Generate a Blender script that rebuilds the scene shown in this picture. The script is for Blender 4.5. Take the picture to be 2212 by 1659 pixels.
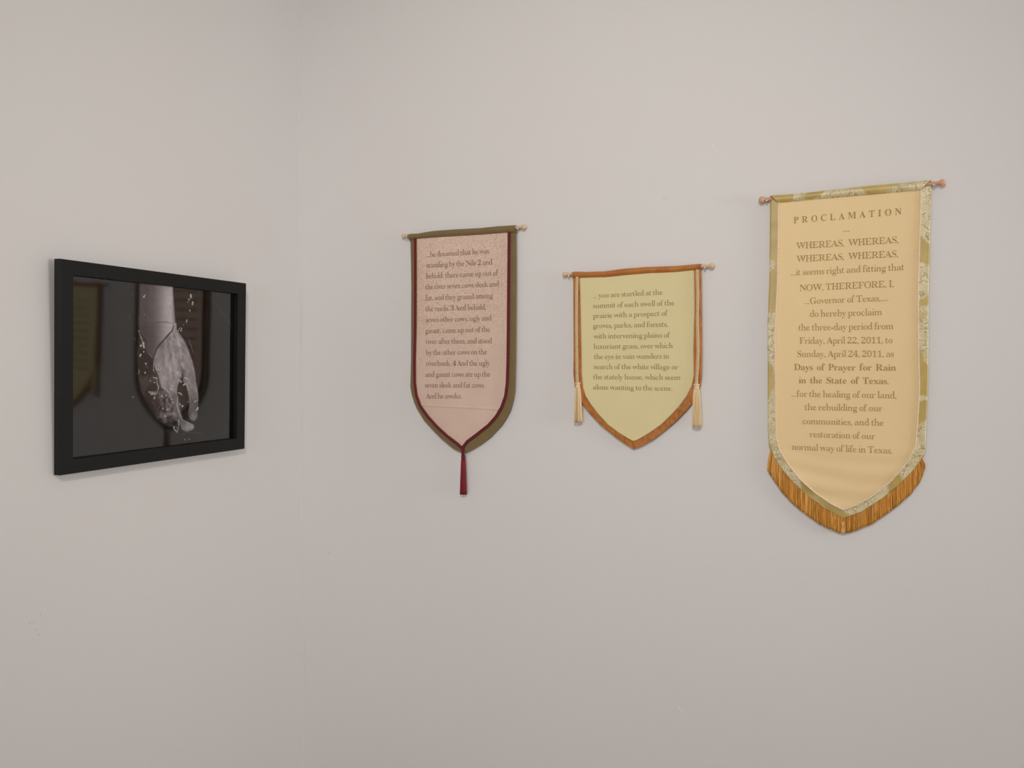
import bpy, math, random
import numpy as np
from mathutils import Vector, Matrix, noise
from mathutils.geometry import tessellate_polygon

for o in list(bpy.data.objects):
    bpy.data.objects.remove(o, do_unlink=True)
SC = bpy.context.scene
COL = SC.collection
random.seed(7)

# ---------------------------------------------------------------- camera
S = 1.58                                   # metres from the camera to the left wall
YAW, PITCH, ROLL, FPX = -0.39441616, -0.02118642, -0.0027161, 1686.342
CX, CY = 1106.0, 829.5
CAMZ = 1.5
CAM = np.array([1.0 * S, -1.29231812 * S, CAMZ])
_f = np.array([math.sin(YAW) * math.cos(PITCH), math.cos(YAW) * math.cos(PITCH), math.sin(PITCH)])
_r = np.array([math.cos(YAW), -math.sin(YAW), 0.0])
_u = np.cross(_r, _f)
_r2 = math.cos(ROLL) * _r + math.sin(ROLL) * _u
_u2 = -math.sin(ROLL) * _r + math.cos(ROLL) * _u
cam = bpy.data.cameras.new('camera')
cam.sensor_width = 36.0
cam.lens = 36.0 * FPX / 2212.0
cam.clip_start = 0.02
co = bpy.data.objects.new('camera', cam)
COL.objects.link(co)
co.matrix_world = Matrix(((_r2[0], _u2[0], -_f[0], CAM[0]), (_r2[1], _u2[1], -_f[1], CAM[1]),
                          (_r2[2], _u2[2], -_f[2], CAM[2]), (0, 0, 0, 1)))
SC.camera = co

# ---------------------------------------------------------------- world, lamps, exposure
w = bpy.data.worlds.new('world')
SC.world = w
w.use_nodes = True
w.node_tree.nodes['Background'].inputs[0].default_value = (0.93, 0.96, 1.0, 1)
w.node_tree.nodes['Background'].inputs[1].default_value = 0.05

def area(name, loc, target, size, size_y, power, color):
    l = bpy.data.lights.new(name, 'AREA')
    l.shape = 'RECTANGLE'
    l.size, l.size_y = size, size_y
    l.energy = power
    l.color = color
    o = bpy.data.objects.new(name, l)
    COL.objects.link(o)
    o.location = loc
    d = Vector(target) - Vector(loc)
    o.rotation_euler = d.to_track_quat('-Z', 'Y').to_euler()
    return o
area('front_fill_light', (0.8, -4.8, 1.6), (0.8, 0, 1.5), 1.2, 1.2, 34.0, (1.0, 0.985, 0.975))  # unseen fill light added behind the camera to even out the walls
area('side_fill_light', (4.4, -0.5, 1.6), (0, -0.5, 1.6), 0.8, 0.8, 36.0, (1.0, 0.99, 0.98))  # unseen area light added at the side to brighten the left wall by the corner
sp = bpy.data.lights.new('centre_fill_spot', 'SPOT')  # unseen spot added to brighten the middle of the walls
sp.energy = 92.0
sp.color = (1.0, 0.95, 0.90)
sp.spot_size = math.radians(80)
sp.spot_blend = 1.0
sp.shadow_soft_size = 0.10
so = bpy.data.objects.new('centre_fill_spot', sp)
COL.objects.link(so)
so.location = (1.6, -2.5, 2.68)
so.rotation_euler = (Vector((0.75, 0.0, 1.45)) - Vector(so.location)).to_track_quat('-Z', 'Y').to_euler()

SC.view_settings.view_transform = 'Standard'
SC.view_settings.look = 'None'
SC.view_settings.gamma = 1.0
SC.view_settings.exposure = 0.0
SC.view_settings.use_curve_mapping = False

# ---------------------------------------------------------------- helpers
def lin(r, g, b):
    def c(v):
        v /= 255.0
        return v / 12.92 if v <= 0.04045 else ((v + 0.055) / 1.055) ** 2.4
    return (c(r), c(g), c(b), 1.0)

K_LIT = 1.22                               # paint and cloth are this much paler than they look in the room's light
def lit(r, g, b):
    c = lin(r, g, b)
    k = min(K_LIT, 0.88 / max(c[:3]))
    return tuple(v * k for v in c[:3]) + (1.0,)

def ray(x, y):
    return _f + (x - CX) / FPX * _r2 - (y - CY) / FPX * _u2

def P(x, y, off=0.012):
    """point of the plane y = -off (parallel to the back wall) seen at photo position x, y"""
    d = ray(x, y)
    t = (-off - CAM[1]) / d[1]
    q = CAM + t * d
    return (float(q[0]), float(q[2]))

def PL(pts, off=0.012):
    return [P(a, b, off) for a, b in pts]

def mesh(name, verts, faces, mat=None, parent=None, origin=None, smooth=True, mats=None, mi=None):
    me = bpy.data.meshes.new(name)
    if origin is not None:
        ox, oy, oz = origin
        verts = [(v[0] - ox, v[1] - oy, v[2] - oz) for v in verts]
    me.from_pydata([tuple(map(float, v)) for v in verts], [], faces)
    me.update()
    for m in (mats or ([mat] if mat else [])):
        me.materials.append(m)
    if mi is not None:
        me.polygons.foreach_set('material_index', mi)
    if smooth:
        me.polygons.foreach_set('use_smooth', [True] * len(me.polygons))
    o = bpy.data.objects.new(name, me)
    COL.objects.link(o)
    if parent is not None:
        o.parent = parent
    return o

def tag(o, label=None, cat=None, group=None, kind=None):
    if label: o['label'] = label
    if cat: o['category'] = cat
    if group: o['group'] = group
    if kind: o['kind'] = kind
    return o

def empty(name, loc):
    o = bpy.data.objects.new(name, None)
    o.empty_display_size = 0.05
    COL.objects.link(o)
    o.location = loc
    return o

def box(x0, x1, y0, y1, z0, z1):
    v = [(x0, y0, z0), (x1, y0, z0), (x1, y1, z0), (x0, y1, z0), (x0, y0, z1), (x1, y0, z1), (x1, y1, z1), (x0, y1, z1)]
    f = [(0, 3, 2, 1), (4, 5, 6, 7), (0, 1, 5, 4), (1, 2, 6, 5), (2, 3, 7, 6), (3, 0, 4, 7)]
    return v, f

class Buf:
    def __init__(s):
        s.v, s.f, s.c = [], [], []
    def add(s, v, f, c=None):
        n = len(s.v)
        s.v += list(v)
        s.f += [tuple(i + n for i in q) for q in f]
        if c is not None:
            s.c += [c] * len(v)

def tube(path, rad, sides=8, cap=True, up=(0, 1, 0)):
    """tube along 3-D path; rad a number or one per point"""
    p = np.array(path, float)
    n = len(p)
    rad = np.full(n, rad) if np.isscalar(rad) else np.array(rad)
    T = np.gradient(p, axis=0)
    T /= np.linalg.norm(T, axis=1)[:, None] + 1e-12
    U = np.array(up, float)
    A = np.cross(T, U); A /= np.linalg.norm(A, axis=1)[:, None] + 1e-12
    B = np.cross(A, T)
    v, f = [], []
    for i in range(n):
        for k in range(sides):
            a = 2 * math.pi * k / sides
            v.append(tuple(p[i] + rad[i] * (math.cos(a) * A[i] + math.sin(a) * B[i])))
    for i in range(n - 1):
        for k in range(sides):
            a, b = i * sides + k, i * sides + (k + 1) % sides
            f.append((a, b, b + sides, a + sides))
    if cap:
        f.append(tuple(range(sides))[::-1])
        f.append(tuple((n - 1) * sides + k for k in range(sides)))
    return v, f

def lathe(c, axis, prof, sides=24, up=(0, 0, 1)):
    """surface of revolution about axis through c; prof = [(distance along, radius)]"""
    ax = np.array(axis, float); ax /= np.linalg.norm(ax)
    c = np.array(c, float)
    A = np.cross(ax, np.array(up, float))
    if np.linalg.norm(A) < 1e-3: A = np.cross(ax, np.array([0, 1.0, 0]))
    A /= np.linalg.norm(A)
    B = np.cross(ax, A)
    v, f = [], []
    for d, r in prof:
        for k in range(sides):
            a = 2 * math.pi * k / sides
            v.append(tuple(c + ax * d + r * (math.cos(a) * A + math.sin(a) * B)))
    for i in range(len(prof) - 1):
        for k in range(sides):
            a, b = i * sides + k, i * sides + (k + 1) % sides
            f.append((a, b, b + sides, a + sides))
    f.append(tuple(range(sides))[::-1])
    f.append(tuple((len(prof) - 1) * sides + k for k in range(sides)))
    return v, f

def resample(pts, step):
    p = np.array(pts, float)
    d = np.r_[0, np.cumsum(np.linalg.norm(np.diff(p, axis=0), axis=1))]
    n = max(2, int(round(d[-1] / step)) + 1)
    s = np.linspace(0, d[-1], n)
    return np.stack([np.interp(s, d, p[:, k]) for k in range(p.shape[1])], 1), s

def smooth_path(p, k=3, it=2):
    p = p.copy()
    for _ in range(it):
        q = p.copy()
        q[1:-1] = (p[:-2] + 2 * p[1:-1] + p[2:]) / 4
        p = q
    return p

def rope(path3, R, spacing, strands=3, hand=1, sides=7, sm=6, fat=0.54):
    """twisted cord of several strands about a path that lies roughly in the wall plane"""
    p, s = resample(path3, 0.0009)
    p = smooth_path(p, it=sm)
    T = np.gradient(p, axis=0); T /= np.linalg.norm(T, axis=1)[:, None]
    Nn = np.array([0, -1.0, 0]) - T * (T @ np.array([0, -1.0, 0]))[:, None]
    Nn /= np.linalg.norm(Nn, axis=1)[:, None]
    B = np.cross(T, Nn)
    rs = fat * R
    out = []
    for k in range(strands):
        ph = hand * 2 * math.pi * (s / (spacing * strands) + k / strands)
        q = p + (R - rs) * (np.cos(ph)[:, None] * Nn + np.sin(ph)[:, None] * B)
        out.append(tube(q, rs, sides))
    return out

# ---------------------------------------------------------------- materials
def new_mat(name):
    m = bpy.data.materials.new(name)
    m.use_nodes = True
    nt = m.node_tree
    return m, nt, nt.nodes['Principled BSDF']

def N(nt, kind, **kw):
    n = nt.nodes.new(kind)
    for k, v in kw.items():
        if k.startswith('i_'):
            n.inputs[k[2:].replace('_', ' ')].default_value = v
        else:
            setattr(n, k, v)
    return n

def ramp(nt, fac, stops):
    r = nt.nodes.new('ShaderNodeValToRGB')
    e = r.color_ramp.elements
    while len(e) < len(stops): e.new(0.5)
    for q, (p, c) in zip(e, stops):
        q.position = p
        q.color = c
    nt.links.new(fac, r.inputs[0])
    return r

def mixc(nt, fac, a, b, mode='MIX'):
    m = nt.nodes.new('ShaderNodeMix'); m.data_type = 'RGBA'; m.blend_type = mode
    for val, idx in ((fac, 0), (a, 6), (b, 7)):
        if hasattr(val, 'is_output'): nt.links.new(val, m.inputs[idx])
        else: m.inputs[idx].default_value = val
    return m.outputs[2]

def bump(nt, bs, height, strength, dist=0.001):
    b = nt.nodes.new('ShaderNodeBump')
    b.inputs['Strength'].default_value = strength
    b.inputs['Distance'].default_value = dist
    nt.links.new(height, b.inputs['Height'])
    nt.links.new(b.outputs[0], bs.inputs['Normal'])
    return b

def obj_coord(nt, scale=(1, 1, 1)):
    tc = nt.nodes.new('ShaderNodeTexCoord')
    mp = nt.nodes.new('ShaderNodeMapping')
    mp.inputs['Scale'].default_value = scale
    nt.links.new(tc.outputs['Object'], mp.inputs[0])
    return mp.outputs[0]

def noise_n(nt, co_, scale, detail=3, rough=0.5, dist=0.0):
    n = N(nt, 'ShaderNodeTexNoise')
    n.inputs['Scale'].default_value = scale
    n.inputs['Detail'].default_value = detail
    n.inputs['Roughness'].default_value = rough
    n.inputs['Distortion'].default_value = dist
    nt.links.new(co_, n.inputs['Vector'])
    return n.outputs['Fac']

def plain(name, col, rough=0.6, var=0.04, scale=60, bs_=0.1, bscale=400, sheen=0.0, spec=0.3):
    m, nt, b = new_mat(name)
    c = obj_coord(nt)
    a = tuple(x * (1 - var) for x in col[:3]) + (1,)
    d = tuple(min(1, x * (1 + var)) for x in col[:3]) + (1,)
    r = ramp(nt, noise_n(nt, c, scale), [(0.3, a), (0.7, d)])
    nt.links.new(r.outputs[0], b.inputs['Base Color'])
    b.inputs['Roughness'].default_value = rough
    b.inputs['Specular IOR Level'].default_value = spec
    b.inputs['Sheen Weight'].default_value = sheen
    if bs_:
        bump(nt, b, noise_n(nt, c, bscale), bs_)
    return m

def m_wall():
    m, nt, b = new_mat('wall_paint')
    c = obj_coord(nt)
    r = ramp(nt, noise_n(nt, c, 2.2, 2), [(0.3, lin(227, 223, 221)), (0.7, lin(228, 225, 223))])
    nt.links.new(r.outputs[0], b.inputs['Base Color'])
    b.inputs['Roughness'].default_value = 0.62
    b.inputs['Specular IOR Level'].default_value = 0.25
    h = noise_n(nt, c, 160, 4, 0.6)
    bump(nt, b, h, 0.10, 0.0012)
    return m
M_WALL = m_wall()
M_CEIL = plain('ceiling_paint', lin(225, 222, 216), 0.8)
M_BASE = plain('trim_paint', lin(215, 212, 206), 0.4)
M_CHIP_L = plain('chip_pale', lin(242, 239, 236), 0.6, bs_=0)
M_CHIP_D = plain('chip_dark', lin(170, 162, 154), 0.7, bs_=0)

def m_floor():
    m, nt, b = new_mat('floor_wood')
    c = obj_coord(nt, (1, 9, 1))
    r = ramp(nt, noise_n(nt, c, 3, 5), [(0.3, lin(142, 134, 126)), (0.7, lin(160, 152, 144))])
    nt.links.new(r.outputs[0], b.inputs['Base Color'])
    b.inputs['Roughness'].default_value = 0.4
    return m
M_FLOOR = m_floor()
M_WOODC = plain('pale_dowel_wood', lit(203, 174, 143), 0.45, 0.07, 90, 0.05, 200)
M_WOODD = plain('dowel_wood', lit(196, 152, 122), 0.45, 0.07, 90, 0.05, 200)
def m_metal():
    m, nt, b = new_mat('steel')
    b.inputs['Base Color'].default_value = (0.75, 0.74, 0.72, 1)
    b.inputs['Metallic'].default_value = 1.0
    b.inputs['Roughness'].default_value = 0.18
    return m
M_STEEL = m_metal()
M_BLACK = plain('black_frame_lacquer', lin(21, 21, 20), 0.5, 0.1, 30, 0.03, 300, spec=0.25)
M_BACKB = plain('backing_board', lit(120, 95, 70), 0.8)
M_OLIVE = plain('olive_brown_cotton', lit(117, 98, 66), 0.75, 0.05, 25, 0.25, 900, 0.15, 0.2)
M_RED = plain('dark_red_cord', lit(98, 14, 27), 0.45, 0.15, 300, 0.3, 1500, 0.1, 0.3)
M_CREAM = plain('cream_cord', lit(240, 216, 176), 0.5, 0.05, 300, 0.2, 1500, 0.1, 0.3)
M_OCHRE = plain('ochre_core', lit(132, 92, 40), 0.6, 0.05, 300, 0)
M_BRAID = plain('ivory_braid', lit(238, 216, 188), 0.4, 0.08, 200, 0.2, 1500, 0.0, 0.5)
M_INK1 = plain('brown_print', lit(122, 92, 72), 0.7, 0.12, 300, 0)
M_INK2 = plain('olive_print', lit(134, 117, 74), 0.7, 0.08, 300, 0)
M_INK3 = plain('tan_print', lit(156, 124, 76), 0.7, 0.10, 260, 0)
M_PANEL2 = plain('sage_green_cotton', lit(211, 198, 152), 0.8, 0.015, 12, 0.12, 1800, 0.1, 0.15)
M_PANEL3 = plain('golden_cream_satin', lit(221, 194, 146), 0.55, 0.015, 8, 0.08, 1800, 0.2, 0.3)

def m_orange(folds=1.0):
    m, nt, b = new_mat('rust_orange_silk')
    c = obj_coord(nt)
    r = ramp(nt, noise_n(nt, c, 28, 3), [(0.3, lit(156, 90, 25)), (0.7, lit(176, 111, 40))])
    nt.links.new(r.outputs[0], b.inputs['Base Color'])
    b.inputs['Roughness'].default_value = 0.5
    b.inputs['Sheen Weight'].default_value = 0.2
    c2 = obj_coord(nt, (95, 1, 22))
    mp = c2.node
    mp.inputs['Rotation'].default_value = (0, 0.5, 0)
    bump(nt, b, noise_n(nt, c2, 1.0, 2, 0.5, 0.25), folds, 0.009)
    return m
M_ORANGE = m_orange(0.8)
M_ORANGE_FLAT = m_orange(0.2)

def m_glitter():
    """pink-beige satin woven with fine pale metallic squiggles, faded down the cloth to paint in their sheen"""
    m, nt, b = new_mat('pink_gold_brocade')
    c = obj_coord(nt)
    base = ramp(nt, noise_n(nt, c, 9, 3), [(0.25, lit(198, 171, 156)), (0.75, lit(208, 182, 166))])
    sq = noise_n(nt, c, 215, 2.2, 0.55, 2.6)
    lo = ramp(nt, sq, [(0.38, (1, 1, 1, 1)), (0.45, (0, 0, 0, 1))])
    hi = ramp(nt, sq, [(0.53, (0, 0, 0, 1)), (0.60, (1, 1, 1, 1))])
    sep = N(nt, 'ShaderNodeSeparateXYZ'); nt.links.new(c, sep.inputs[0])
    mr = N(nt, 'ShaderNodeMapRange')
    nt.links.new(sep.outputs['Z'], mr.inputs[0])
    mr.inputs[1].default_value = -0.46; mr.inputs[2].default_value = -0.05
    mr.inputs[3].default_value = 0.0; mr.inputs[4].default_value = 0.62
    pn = noise_n(nt, c, 14, 3, 0.55, 0.5)
    ad = N(nt, 'ShaderNodeMath', operation='ADD')
    nt.links.new(mr.outputs[0], ad.inputs[0]); nt.links.new(pn, ad.inputs[1])
    msk = ramp(nt, ad.outputs[0], [(0.54, (0, 0, 0, 1)), (0.84, (1, 1, 1, 1))])  # squiggles fade towards the bottom, imitating where the thread catches light
    mh = N(nt, 'ShaderNodeMath', operation='MULTIPLY'); nt.links.new(hi.outputs[0], mh.inputs[0]); nt.links.new(msk.outputs[0], mh.inputs[1])
    ml = N(nt, 'ShaderNodeMath', operation='MULTIPLY'); nt.links.new(lo.outputs[0], ml.inputs[0]); nt.links.new(msk.outputs[0], ml.inputs[1])
    x = mixc(nt, ml.outputs[0], base.outputs[0], lit(176, 142, 118))
    x = mixc(nt, mh.outputs[0], x, lit(244, 216, 192))
    nt.links.new(x, b.inputs['Base Color'])
    b.inputs['Roughness'].default_value = 0.42
    b.inputs['Sheen Weight'].default_value = 0.15
    bump(nt, b, sq, 0.25, 0.0006)
    return m
M_GLIT = m_glitter()

def m_brocade():
    """olive-gold silk with large pale silver flowers drawn in curling veins"""
    m, nt, b = new_mat('olive_silver_brocade')
    c = obj_coord(nt)
    base = ramp(nt, noise_n(nt, c, 18, 3), [(0.3, lit(166, 142, 76)), (0.7, lit(188, 164, 96))])
    fl = noise_n(nt, c, 9.5, 2.2, 0.45, 0.6)
    msk = ramp(nt, fl, [(0.475, (0, 0, 0, 1)), (0.505, (1, 1, 1, 1))])
    pal = ramp(nt, noise_n(nt, c, 40, 3), [(0.3, lit(184, 170, 124)), (0.7, lit(208, 194, 158))])
    dn = N(nt, 'ShaderNodeTexNoise'); dn.inputs['Scale'].default_value = 22; dn.inputs['Detail'].default_value = 2.5
    nt.links.new(c, dn.inputs['Vector'])
    dv = N(nt, 'ShaderNodeVectorMath', operation='MULTIPLY_ADD')
    dv.inputs[1].default_value = (0.11, 0.11, 0.11)
    nt.links.new(dn.outputs['Color'], dv.inputs[0]); nt.links.new(c, dv.inputs[2])
    wv = N(nt, 'ShaderNodeTexVoronoi', feature='DISTANCE_TO_EDGE')
    wv.inputs['Scale'].default_value = 40
    nt.links.new(dv.outputs[0], wv.inputs['Vector'])
    dk = ramp(nt, wv.outputs['Distance'], [(0.008, (1, 1, 1, 1)), (0.05, (0, 0, 0, 1))])
    lt = ramp(nt, wv.outputs['Distance'], [(0.06, (0, 0, 0, 1)), (0.10, (1, 1, 1, 1)), (0.17, (0, 0, 0, 1))])
    x = mixc(nt, dk.outputs[0], pal.outputs[0], lit(160, 143, 98))
    hm = N(nt, 'ShaderNodeMath', operation='MULTIPLY'); hm.inputs[1].default_value = 0.55
    nt.links.new(lt.outputs[0], hm.inputs[0])
    x = mixc(nt, hm.outputs[0], x, lit(226, 216, 188))
    x = mixc(nt, msk.outputs[0], base.outputs[0], x)
    nt.links.new(x, b.inputs['Base Color'])
    b.inputs['Roughness'].default_value = 0.38
    b.inputs['Specular IOR Level'].default_value = 0.5
    bump(nt, b, lt.outputs[0], 0.10, 0.0004)
    return m
M_BROC = m_brocade()

def m_vcol(name, rough=0.5, spec=0.3, sheen=0.0):
    m, nt, b = new_mat(name)
    a = N(nt, 'ShaderNodeAttribute', attribute_name='tint')
    nt.links.new(a.outputs['Color'], b.inputs['Base Color'])
    b.inputs['Roughness'].default_value = rough
    b.inputs['Specular IOR Level'].default_value = spec
    b.inputs['Sheen Weight'].default_value = sheen
    return m
M_THREAD = m_vcol('dyed_thread', 0.42, 0.4)
M_PRINT = m_vcol('photo_print', 0.7, 0.05)

def m_glass():
    m, nt, b = new_mat('picture_glass')
    nt.nodes.remove(b)
    out = [n for n in nt.nodes if n.type == 'OUTPUT_MATERIAL'][0]
    fr = N(nt, 'ShaderNodeFresnel'); fr.inputs[0].default_value = 1.5
    mu = N(nt, 'ShaderNodeMath', operation='MULTIPLY'); mu.inputs[1].default_value = 2.1; mu.use_clamp = True
    nt.links.new(fr.outputs[0], mu.inputs[0])
    tr = N(nt, 'ShaderNodeBsdfTransparent')
    gl = N(nt, 'ShaderNodeBsdfGlossy'); gl.inputs['Roughness'].default_value = 0.05
    mx = N(nt, 'ShaderNodeMixShader')
    nt.links.new(mu.outputs[0], mx.inputs[0]); nt.links.new(tr.outputs[0], mx.inputs[1]); nt.links.new(gl.outputs[0], mx.inputs[2])
    nt.links.new(mx.outputs[0], out.inputs[0])
    return m
M_GLASS = m_glass()

def paint(o, cols):
    a = o.data.color_attributes.new('tint', 'FLOAT_COLOR', 'POINT')
    c = np.ones((len(o.data.vertices), 4), np.float32)
    c[:, :3] = np.array(cols, np.float32)[:, :3]
    a.data.foreach_set('color', c.ravel())

# ---------------------------------------------------------------- the room
XR, YF, ZC = 4.6, -5.0, 2.75
def plane_room(name, box_, mat):
    v, f = box(*box_)
    o = mesh(name, v, f, mat, smooth=False)
    o['kind'] = 'structure'
    return o
wall_left = plane_room('wall_left', (-0.12, 0, YF, 0.12, 0, ZC), M_WALL)
wall_back = plane_room('wall_back', (0, XR, 0, 0.12, 0, ZC), M_WALL)
plane_room('floor', (-0.12, XR, YF, 0.12, -0.1, 0), M_FLOOR)
plane_room('ceiling', (-0.12, XR, YF, 0.12, ZC, ZC + 0.1), M_CEIL)
plane_room('baseboard_left', (0, 0.014, YF, -0.014, 0, 0.1), M_BASE)
plane_room('baseboard_back', (0.0, XR, -0.014, 0, 0, 0.1), M_BASE)

# painted-over caulk bead that runs down the corner, slightly uneven
z = np.linspace(0.1, ZC, 420)
path = []
rr = []
for q in z:
    n1 = noise.noise(Vector((0, 0, q * 9))); n2 = noise.noise(Vector((3, 0, q * 40)))
    path.append((0.0006, -0.0012 + 0.0007 * n1 + 0.0004 * n2, q)); rr.append(0.0021 + 0.0005 * n2 + 0.0003 * n1)
v, f = tube(path, rr, 8)
mesh('caulk_bead', v, f, M_WALL, wall_left)

def chip(x, y, pts, mat, wall='back', th=0.0006):
    """small paint nick: an outline in photo pixels about x, y, raised by th"""
    if wall == 'back':
        q = [P(x + a, y + b, 0) for a, b in pts]
        v = [(a, -th, b) for a, b in q] + [(a, 0.0001, b) for a, b in q]
        par = wall_back
    else:
        v = []
        for s_ in (th, -0.0001):
            for a, b in pts:
                d = ray(x + a, y + b); t = (s_ - CAM[0]) / d[0]; v.append(tuple(CAM + t * d))
        par = wall_left
    n = len(pts)
    f = [tuple(range(n)), tuple(range(2 * n - 1, n - 1, -1))] + [(i, (i + 1) % n, (i + 1) % n + n, i + n) for i in range(n)]
    mesh('paint_chip', v, f, mat, par, smooth=False)
chip(1066.5, 456.5, [(-1, -1.6), (1, -1), (.9, 1.4), (-.8, 1)], M_CHIP_L)
chip(1068, 455, [(-1.2, -1.3), (.8, -.2), (1.3, 1.2), (.3, .8)], M_CHIP_D)
chip(1464.5, 1527, [(-1, -.6), (0, -.8), (9, 11.2), (8.6, 12), (4, 7)], M_CHIP_L)
chip(1540, 310, [(-.8, -1), (.5, -1.5), (1.2, 6), (.4, 7.5)], M_CHIP_L)
chip(1434.5, 428, [(-.9, -.9), (.8, -.8), (.9, .9), (-.7, .9)], M_CHIP_D)
chip(1118.5, 633, [(-.3, -1.6), (.5, -1.4), (.8, 1.4), (0, 1.8)], M_CHIP_L)
chip(2053, 1182, [(-.6, -.4), (.6, -.8), (8, 5.4), (7.4, 6.4)], M_CHIP_L)
chip(2138, 1277, [(0, -.4), (1, 0), (3, 6), (2, 6.5)], M_CHIP_L)
chip(711, 1195, [(-.7, -.9), (.7, -.8), (.8, 1), (-.6, .9)], M_CHIP_D)
chip(1300, 470, [(-.6, -2), (.5, -2), (.6, 2), (-.6, 1.6)], M_CHIP_L)
for a, b in ((86.5, 1327), (74, 1343.5), (79.5, 1361), (84.5, 1371), (63.5, 1347)):
    chip(a, b, [(-1, -1.1), (.8, -.6), (1.1, .8), (-.5, 1)], M_CHIP_D, 'left', 0.0004)

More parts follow.
